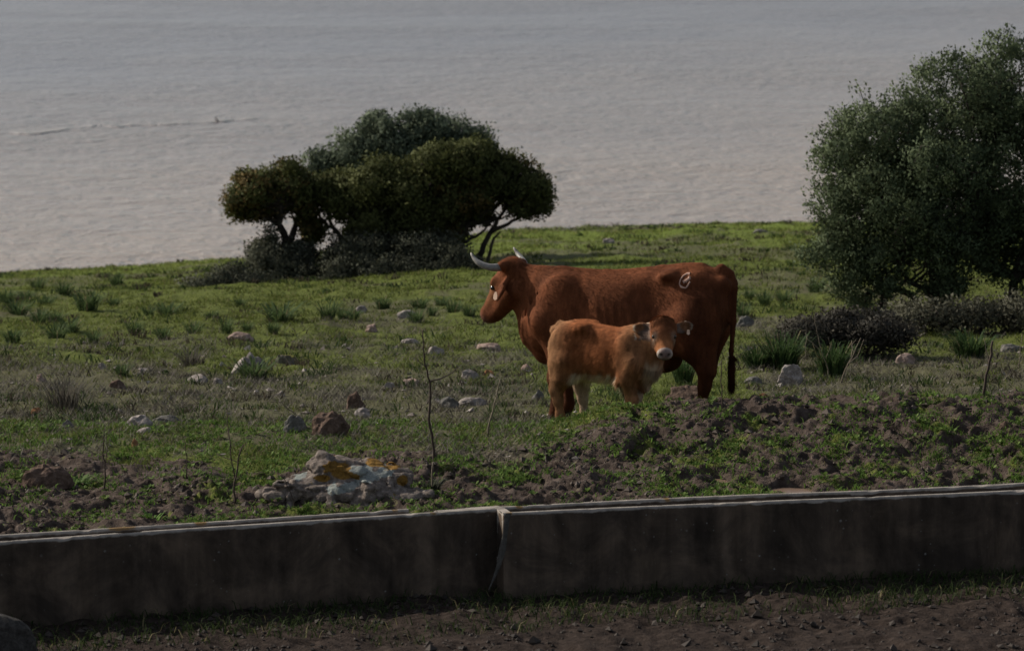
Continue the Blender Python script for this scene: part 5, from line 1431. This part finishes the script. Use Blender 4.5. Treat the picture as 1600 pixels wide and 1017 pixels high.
stone(355, 396, 521, 535, 'rock_pink', 'flat pinkish stone between two rush clumps on the left meadow')
stone(480, 546, 645, 684, 'rock_brown', 'brown rounded rock on the slope above the lichened boulder', 'rock', sub=4, tilt=0.15)
stone(440, 481, 649, 676, 'rock_grey', 'grey stone touching the left side of the brown rounded rock', sub=4)
stone(553, 583, 638, 654, 'rock_pale', 'whitish stone right of the brown rounded rock')
stone(192, 240, 649, 670, 'rock_pale', 'pale tilted slab on the left slope, left of a flat dark slab', tilt=-0.3)
stone(232, 284, 648, 664, 'rock_grey', 'flat dark slab adjoining the pale tilted slab')
stone(212, 240, 668, 680, 'rock_pale', 'low pale stone just below the pale tilted slab')
stone(94, 116, 654, 670, 'rock_grey', 'small dark grey stone below the grey dead shrub')
stone(284, 330, 582, 598, 'rock_pale', 'flat pale stone at the middle of the left slope')
stone(332, 348, 593, 604, 'rock_pale', 'small pale stone right of the flat pale stone, left slope')
stone(216, 225, 580, 590, 'rock_pale', 'tiny white chip of stone on the left slope')
stone(52, 74, 586, 600, 'rock_pink', 'small pinkish stone left of the grey dead shrub')
stone(46, 66, 638, 652, 'rock_orange', 'small tan stone left of the small dark grey stone')
stone(204, 219, 684, 698, 'rock_orange', 'small orange stone on the slope below the pale slab')
stone(170, 196, 592, 608, 'rock_brown', 'small brown stone left of the white chip on the left slope')
stone(626, 659, 523, 537, 'rock_pale', 'pale stone on the grass above the bare sapling, left one')
stone(663, 694, 546, 560, 'rock_pale', 'pale stone just right of the top of the bare sapling')
stone(740, 786, 540, 552, 'rock_pink', 'flat pinkish stone on the grass below the cow\'s muzzle')
stone(616, 652, 486, 502, 'rock_pale', 'bright white stone in front of the thicket')
stone(570, 592, 503, 517, 'rock_pink', 'small pinkish stone left of the bright white stone')
stone(555, 574, 476, 489, 'rock_pale', 'small pale stone beside the tall dark rush clump')
stone(684, 718, 620, 640, 'rock_grey', 'rough grey stone right of the bare sapling')
stone(712, 768, 619, 636, 'rock_pale', 'wide flat pale stone between the sapling and the leaning stalk')
stone(716, 748, 576, 593, 'rock_pale', 'whitish stone by the tip of the sapling\'s side branch')
stone(754, 773, 576, 588, 'rock_orange', 'small tan stone left of the cow\'s foreleg')
stone(628, 660, 588, 600, 'rock_pink', 'flat stone directly left of the sapling stem')
stone(598, 618, 594, 606, 'rock_pale', 'small white stone left of the sapling')
stone(830, 854, 611, 630, 'rock_grey', 'small grey stone just left of the cow\'s foreleg')
stone(812, 832, 572, 584, 'rock_pink', 'small pinkish stone under the cow\'s brisket')
stone(1036, 1116, 601, 632, 'rock_brown', 'brown rock right of the calf, hiding the cow\'s hind hooves', 'rock', sub=4, tilt=0.1)
stone(1216, 1260, 564, 602, 'rock_pale', 'pale boulder beside the large rush clump, right of the cow', 'rock', sub=4, sink=0.22)
stone(1160, 1197, 585, 600, 'rock_grey', 'low grey stone between the cow\'s tail and the pale boulder')
stone(1150, 1182, 493, 512, 'rock_grey', 'lichened grey stone in the grass right of the cow\'s tail')
stone(1398, 1436, 554, 574, 'rock_pink', 'pinkish stone in front of the dark spiny shrub')
stone(1560, 1600, 536, 552, 'rock_grey', 'long low stone at the right edge below the big olive')
stone(1183, 1202, 612, 626, 'rock_orange', 'tan stone on the muddy crest right of the cow\'s tail')
stone(940, 962, 374, 384, 'rock_pale', 'pale stone on the bare bank above the cow\'s back')
stone(1172, 1204, 356, 366, 'rock_grey', 'grey stone by the shoreline, above the cow\'s rump')
stone(1560, 1585, 655, 672, 'rock_brown', 'brown clod-like stone in the mud near the right edge')
stone(540, 572, 612, 640, 'rock_brown', 'dark brown stone behind the whitish stone on the slope')
stone(-90, 58, 950, 1050, 'rock_dark', 'rounded grey stone block at the bottom left corner, in the shade', 'rock', sub=4, cuts=3, sink=0.25, seed=77, rough=0.12)
stone(428, 446, 612, 622, 'rock_pale', 'small pale stone on the slope below the mossy rock')
stone(152, 168, 572, 584, 'rock_pale', 'small pale stone above the grey dead shrub')

# pointed rock built from two leaning facets
pr = empty('rock', tuple(on_ground(388, 582)))
tag(pr, 'pointed pale rock with a sunlit split face, standing on the left slope', 'rock')
kp = on_ground(388, 582)[1] / F
for (dx, dy, ax, az, tl_, mt, sd) in ((-14, 0.0, 11, 22, 0.55, 'rock_pale', 41), (4, 0.05, 15, 26, -0.1, 'rock_pale', 42), (15, 0.12, 15, 17, -0.35, 'rock_grey', 43)):
    me = stone_mesh(sd, ax * kp, 0.10, az * kp, 3, 9, 0.10, 0.5); me.materials.append(M[mt])
    o = bpy.data.objects.new('facet', me); C.objects.link(o); o.parent = pr; o.location = (dx * kp, dy, 0.05); o.rotation_euler = (0, tl_, 0)

# the big lichened boulder
def boulder():
    Yb = 35.55
    org = on_ground(545, 792); Yb = org[1] + 0.28
    k = Yb / F
    fld = Field((-0.95, -0.42, -0.25), (0.95, 0.55, 0.62), 0.0125)
    gz = float(sample(GZ, org[0], Yb))
    def q(px, py): p = P(px, py, Yb); return p[0] - org[0], p[2] - gz
    parts = [(515, 735, 42, 30, 0.20, 0.02), (560, 742, 60, 30, 0.22, 0.05), (610, 748, 40, 24, 0.20, 0.05), (480, 757, 50, 20, 0.2, -0.04), (550, 770, 100, 30, 0.26, -0.05), (440, 768, 42, 17, 0.16, -0.10), (640, 768, 42, 15, 0.14, -0.12),
             (575, 757, 16, 17, 0.10, -0.22), (455, 752, 32, 11, 0.10, -0.16), (520, 782, 16, 14, 0.08, -0.27), (490, 785, 14, 12, 0.08, -0.27), (548, 785, 15, 12, 0.08, -0.28), (620, 778, 24, 14, 0.10, -0.2), (668, 766, 16, 10, 0.09, -0.1), (450, 785, 12, 10, 0.08, -0.22), (585, 790, 20, 12, 0.08, -0.25), (508, 712, 18, 12, 0.1, 0.02)]
    for (px, py, rx, ry, ry3, dy) in parts:
        x, z = q(px, py); fld.ell((x, dy, z), (rx * k, ry3, ry * k), None, 0.035)
    sl, p = fld.box((-0.95, -0.42, -0.25), (0.95, 0.55, 0.62))
    v = fld.val[sl]
    fld.val[sl] = v + (0.034 * fbm(p[..., 0] * 9, p[..., 1] * 9, p[..., 2] * 12, 4, 701) + 0.045 * np.abs(fbm(p[..., 0] * 4, p[..., 1] * 5, p[..., 2] * 7, 3, 705))).astype(np.float32)
    rr = np.random.default_rng(77); pts = rr.uniform((-0.95, -0.42, -0.1), (0.95, 0.3, 0.45), (150, 3))
    f1 = np.full(p.shape[:3], 9.0, np.float32); f2 = f1.copy()
    pw = p + 0.05 * np.stack([fbm(p[..., 0] * 7, p[..., 1] * 7, p[..., 2] * 7, 2, 721 + i) for i in range(3)], -1)
    for c_ in pts:
        dd = np.linalg.norm((pw - c_) * np.array([1, 1, 1.5]), axis=-1).astype(np.float32)
        f2 = np.minimum(f2, np.maximum(f1, dd)); f1 = np.minimum(f1, dd)
    fld.val[sl] += 0.035 * np.exp(-(f2 - f1) / 0.022) + 0.05 * np.maximum(f1 - 0.06, 0)
    V, Q = fld.mesh(0)
    nn = fbm(V[:, 0] * 14, V[:, 1] * 14, V[:, 2] * 14, 3, 711)
    def spot(lst):
        m = np.zeros(len(V))
        for (px, py, rx, ry) in lst:
            x, z = q(px, py); m = np.maximum(m, 1 - np.sqrt(((V[:, 0] - x) / (rx * k)) ** 2 + ((V[:, 2] - z) / (ry * k)) ** 2))
        return np.clip(m * 1.2 + 0.55 * nn, 0, 1)
    L3 = np.stack([spot([(525, 728, 30, 16), (545, 738, 26, 10), (590, 722, 26, 9), (615, 728, 22, 9), (505, 742, 18, 8), (630, 748, 12, 10)]), spot([(565, 735, 40, 16), (545, 752, 30, 10), (530, 757, 24, 9), (600, 735, 30, 12), (470, 740, 14, 8)]), 0.5 + 0.5 * nn], -1)
    o = mesh_np('boulder', V, Q, M['rock_big'], L3, False, attr='Lichen')
    o.location = (org[0], Yb, gz)
    tag(o, 'large pale limestone boulder with orange and grey lichen behind the trough', 'boulder')
boulder()

# ------------------------------------------------------------------ bare stems
def stem(paths, label, mat='twig', name='bare_sapling', cat='sapling', base=None, bend=0.05):
    """paths: list of (list of (px,py), r0, r1); all stand at the depth of the first path's foot"""
    foot = on_ground(*base) if base else on_ground(*paths[0][0][0])
    Y = foot[1]; s = Soup(); r = np.random.default_rng(int(foot[0] * 1000) & 0xffff)
    for i, (pp, r0, r1) in enumerate(paths):
        pts = np.array([P(px, py, Y + bend * j * (1 if i % 2 else -1)) for j, (px, py) in enumerate(pp)])
        if i == 0: pts[0] = foot - np.array([0, 0, 0.03])
        fine = [pts[0]]
        for a in range(len(pts) - 1): fine += list(wiggly(pts[a], pts[a + 1], 4, 0.025, r)[1:])
        fine = np.array(fine); s.tube(fine - foot, np.linspace(r0, r1, len(fine)), 6)
    o = s.build(name, M[mat]); o.location = foot
    return tag(o, label, cat)
stem([([(679, 722), (676, 690), (670, 655), (672, 620), (672, 597), (664, 570), (661, 545), (661, 516)], 0.013, 0.005), ([(672, 596), (690, 591), (706, 583), (716, 574)], 0.007, 0.003), ([(664, 572), (656, 566), (650, 558)], 0.004, 0.002), ([(663, 556), (668, 548), (671, 540)], 0.004, 0.002), ([(671, 628), (676, 612), (678, 600)], 0.003, 0.002)],
     'thin bare sapling with one side branch, standing left of the cow')
stem([([(676, 768), (675, 745), (677, 722)], 0.008, 0.007)], 'pale broken stick standing in the mud below the bare sapling', 'stalk', 'stick', 'stick')
stem([([(760, 680), (766, 655), (776, 620), (782, 592)], 0.008, 0.005)], 'pale dry stalk leaning right, between the sapling and the calf', 'stalk', 'dry_stalk', 'stalk')
stem([([(163, 765), (164, 735), (161, 700), (163, 672)], 0.008, 0.004), ([(163, 712), (152, 704), (142, 697)], 0.004, 0.002), ([(164, 725), (168, 700), (166, 680)], 0.004, 0.002)], 'dark bare stem with a side twig, right of the flat brown rock')
stem([([(292, 755), (292, 725), (290, 690)], 0.006, 0.003)], 'short dark stem in the grass left of the boulder')
stem([([(367, 785), (366, 755), (372, 720), (380, 695)], 0.009, 0.005), ([(360, 700), (357, 670), (354, 640)], 0.006, 0.003), ([(367, 748), (362, 722), (360, 700)], 0.005, 0.005), ([(372, 722), (352, 715), (338, 708)], 0.004, 0.002)], 'branching dead stem just left of the lichened boulder')
stem([([(463, 798), (456, 775), (446, 752), (441, 744)], 0.005, 0.003)], 'thin dark twig leaning in front of the lichened boulder')
stem([([(1536, 622), (1540, 595), (1546, 565), (1551, 533)], 0.014, 0.009), ([(1546, 570), (1542, 552), (1538, 530)], 0.006, 0.003)], 'brown broken stick standing in the mud near the right edge', 'twig', 'stick', 'stick')
stem([([(1127, 650), (1128, 620), (1127, 585), (1128, 560)], 0.006, 0.003)], 'thin upright stem in front of the cow\'s tail')
stem([([(1592, 580), (1594, 555), (1597, 522)], 0.006, 0.003)], 'thin pale stem at the far right edge', 'stalk', 'dry_stalk', 'stalk')
def thistle(label, paths): return stem(paths, label, 'stalk', 'dead_thistle', 'dead thistle', None, 0.03)
thistle('dead branching stalk rising from the dark rush clump', [([(1296, 590), (1290, 565), (1280, 535), (1275, 510), (1273, 492)], 0.005, 0.003), ([(1283, 548), (1262, 530), (1258, 520)], 0.004, 0.002), ([(1290, 565), (1298, 540), (1294, 528)], 0.004, 0.002), ([(1260, 560), (1258, 540), (1262, 524)], 0.004, 0.002)])
thistle('brown dead thistle right of the dark rush clump', [([(1312, 600), (1322, 575), (1335, 550), (1345, 528)], 0.006, 0.003), ([(1330, 560), (1332, 545), (1331, 532)], 0.005, 0.003), ([(1326, 568), (1340, 556), (1350, 530)], 0.004, 0.002), ([(1335, 552), (1330, 540), (1338, 530)], 0.004, 0.002)])
thistle('long curved pale stalk arching over the dark spiny shrub', [([(1315, 560), (1312, 530), (1305, 505), (1296, 488)], 0.004, 0.003)])
stem([([(478, 668), (470, 652), (452, 640), (440, 628), (410, 626)], 0.006, 0.003)], 'pale fallen twig lying against the grey stone on the slope', 'stalk', 'fallen_twig', 'twig')

# ------------------------------------------------------------------ water bird far out on the lake
def bird():
    p = hit_z(339, 190, WZ)
    fld = Field((-0.16, -0.1, -0.06), (0.16, 0.1, 0.18), 0.008)
    fld.ell((0, 0, 0.01), (0.085, 0.045, 0.04), None, 0.03); fld.cap((-0.06, 0, 0.02), (-0.115, 0, 0.04), 0.02, 0.006, 0.02)
    fld.cap((0.06, 0, 0.03), (0.075, 0, 0.09), 0.018, 0.014, 0.02); fld.ell((0.085, 0, 0.10), (0.024, 0.018, 0.018), None, 0.015); fld.cap((0.10, 0, 0.098), (0.125, 0, 0.092), 0.008, 0.003, 0.01)
    V, Q = fld.mesh(1)
    o = mesh_np('water_bird', V, Q, M['bird'], None, True); o.location = (p[0], p[1], WZ + 0.005); o.rotation_euler = (0, 0, 2.0)
    tag(o, 'tiny black water bird floating on the lake at upper left', 'bird')
bird()
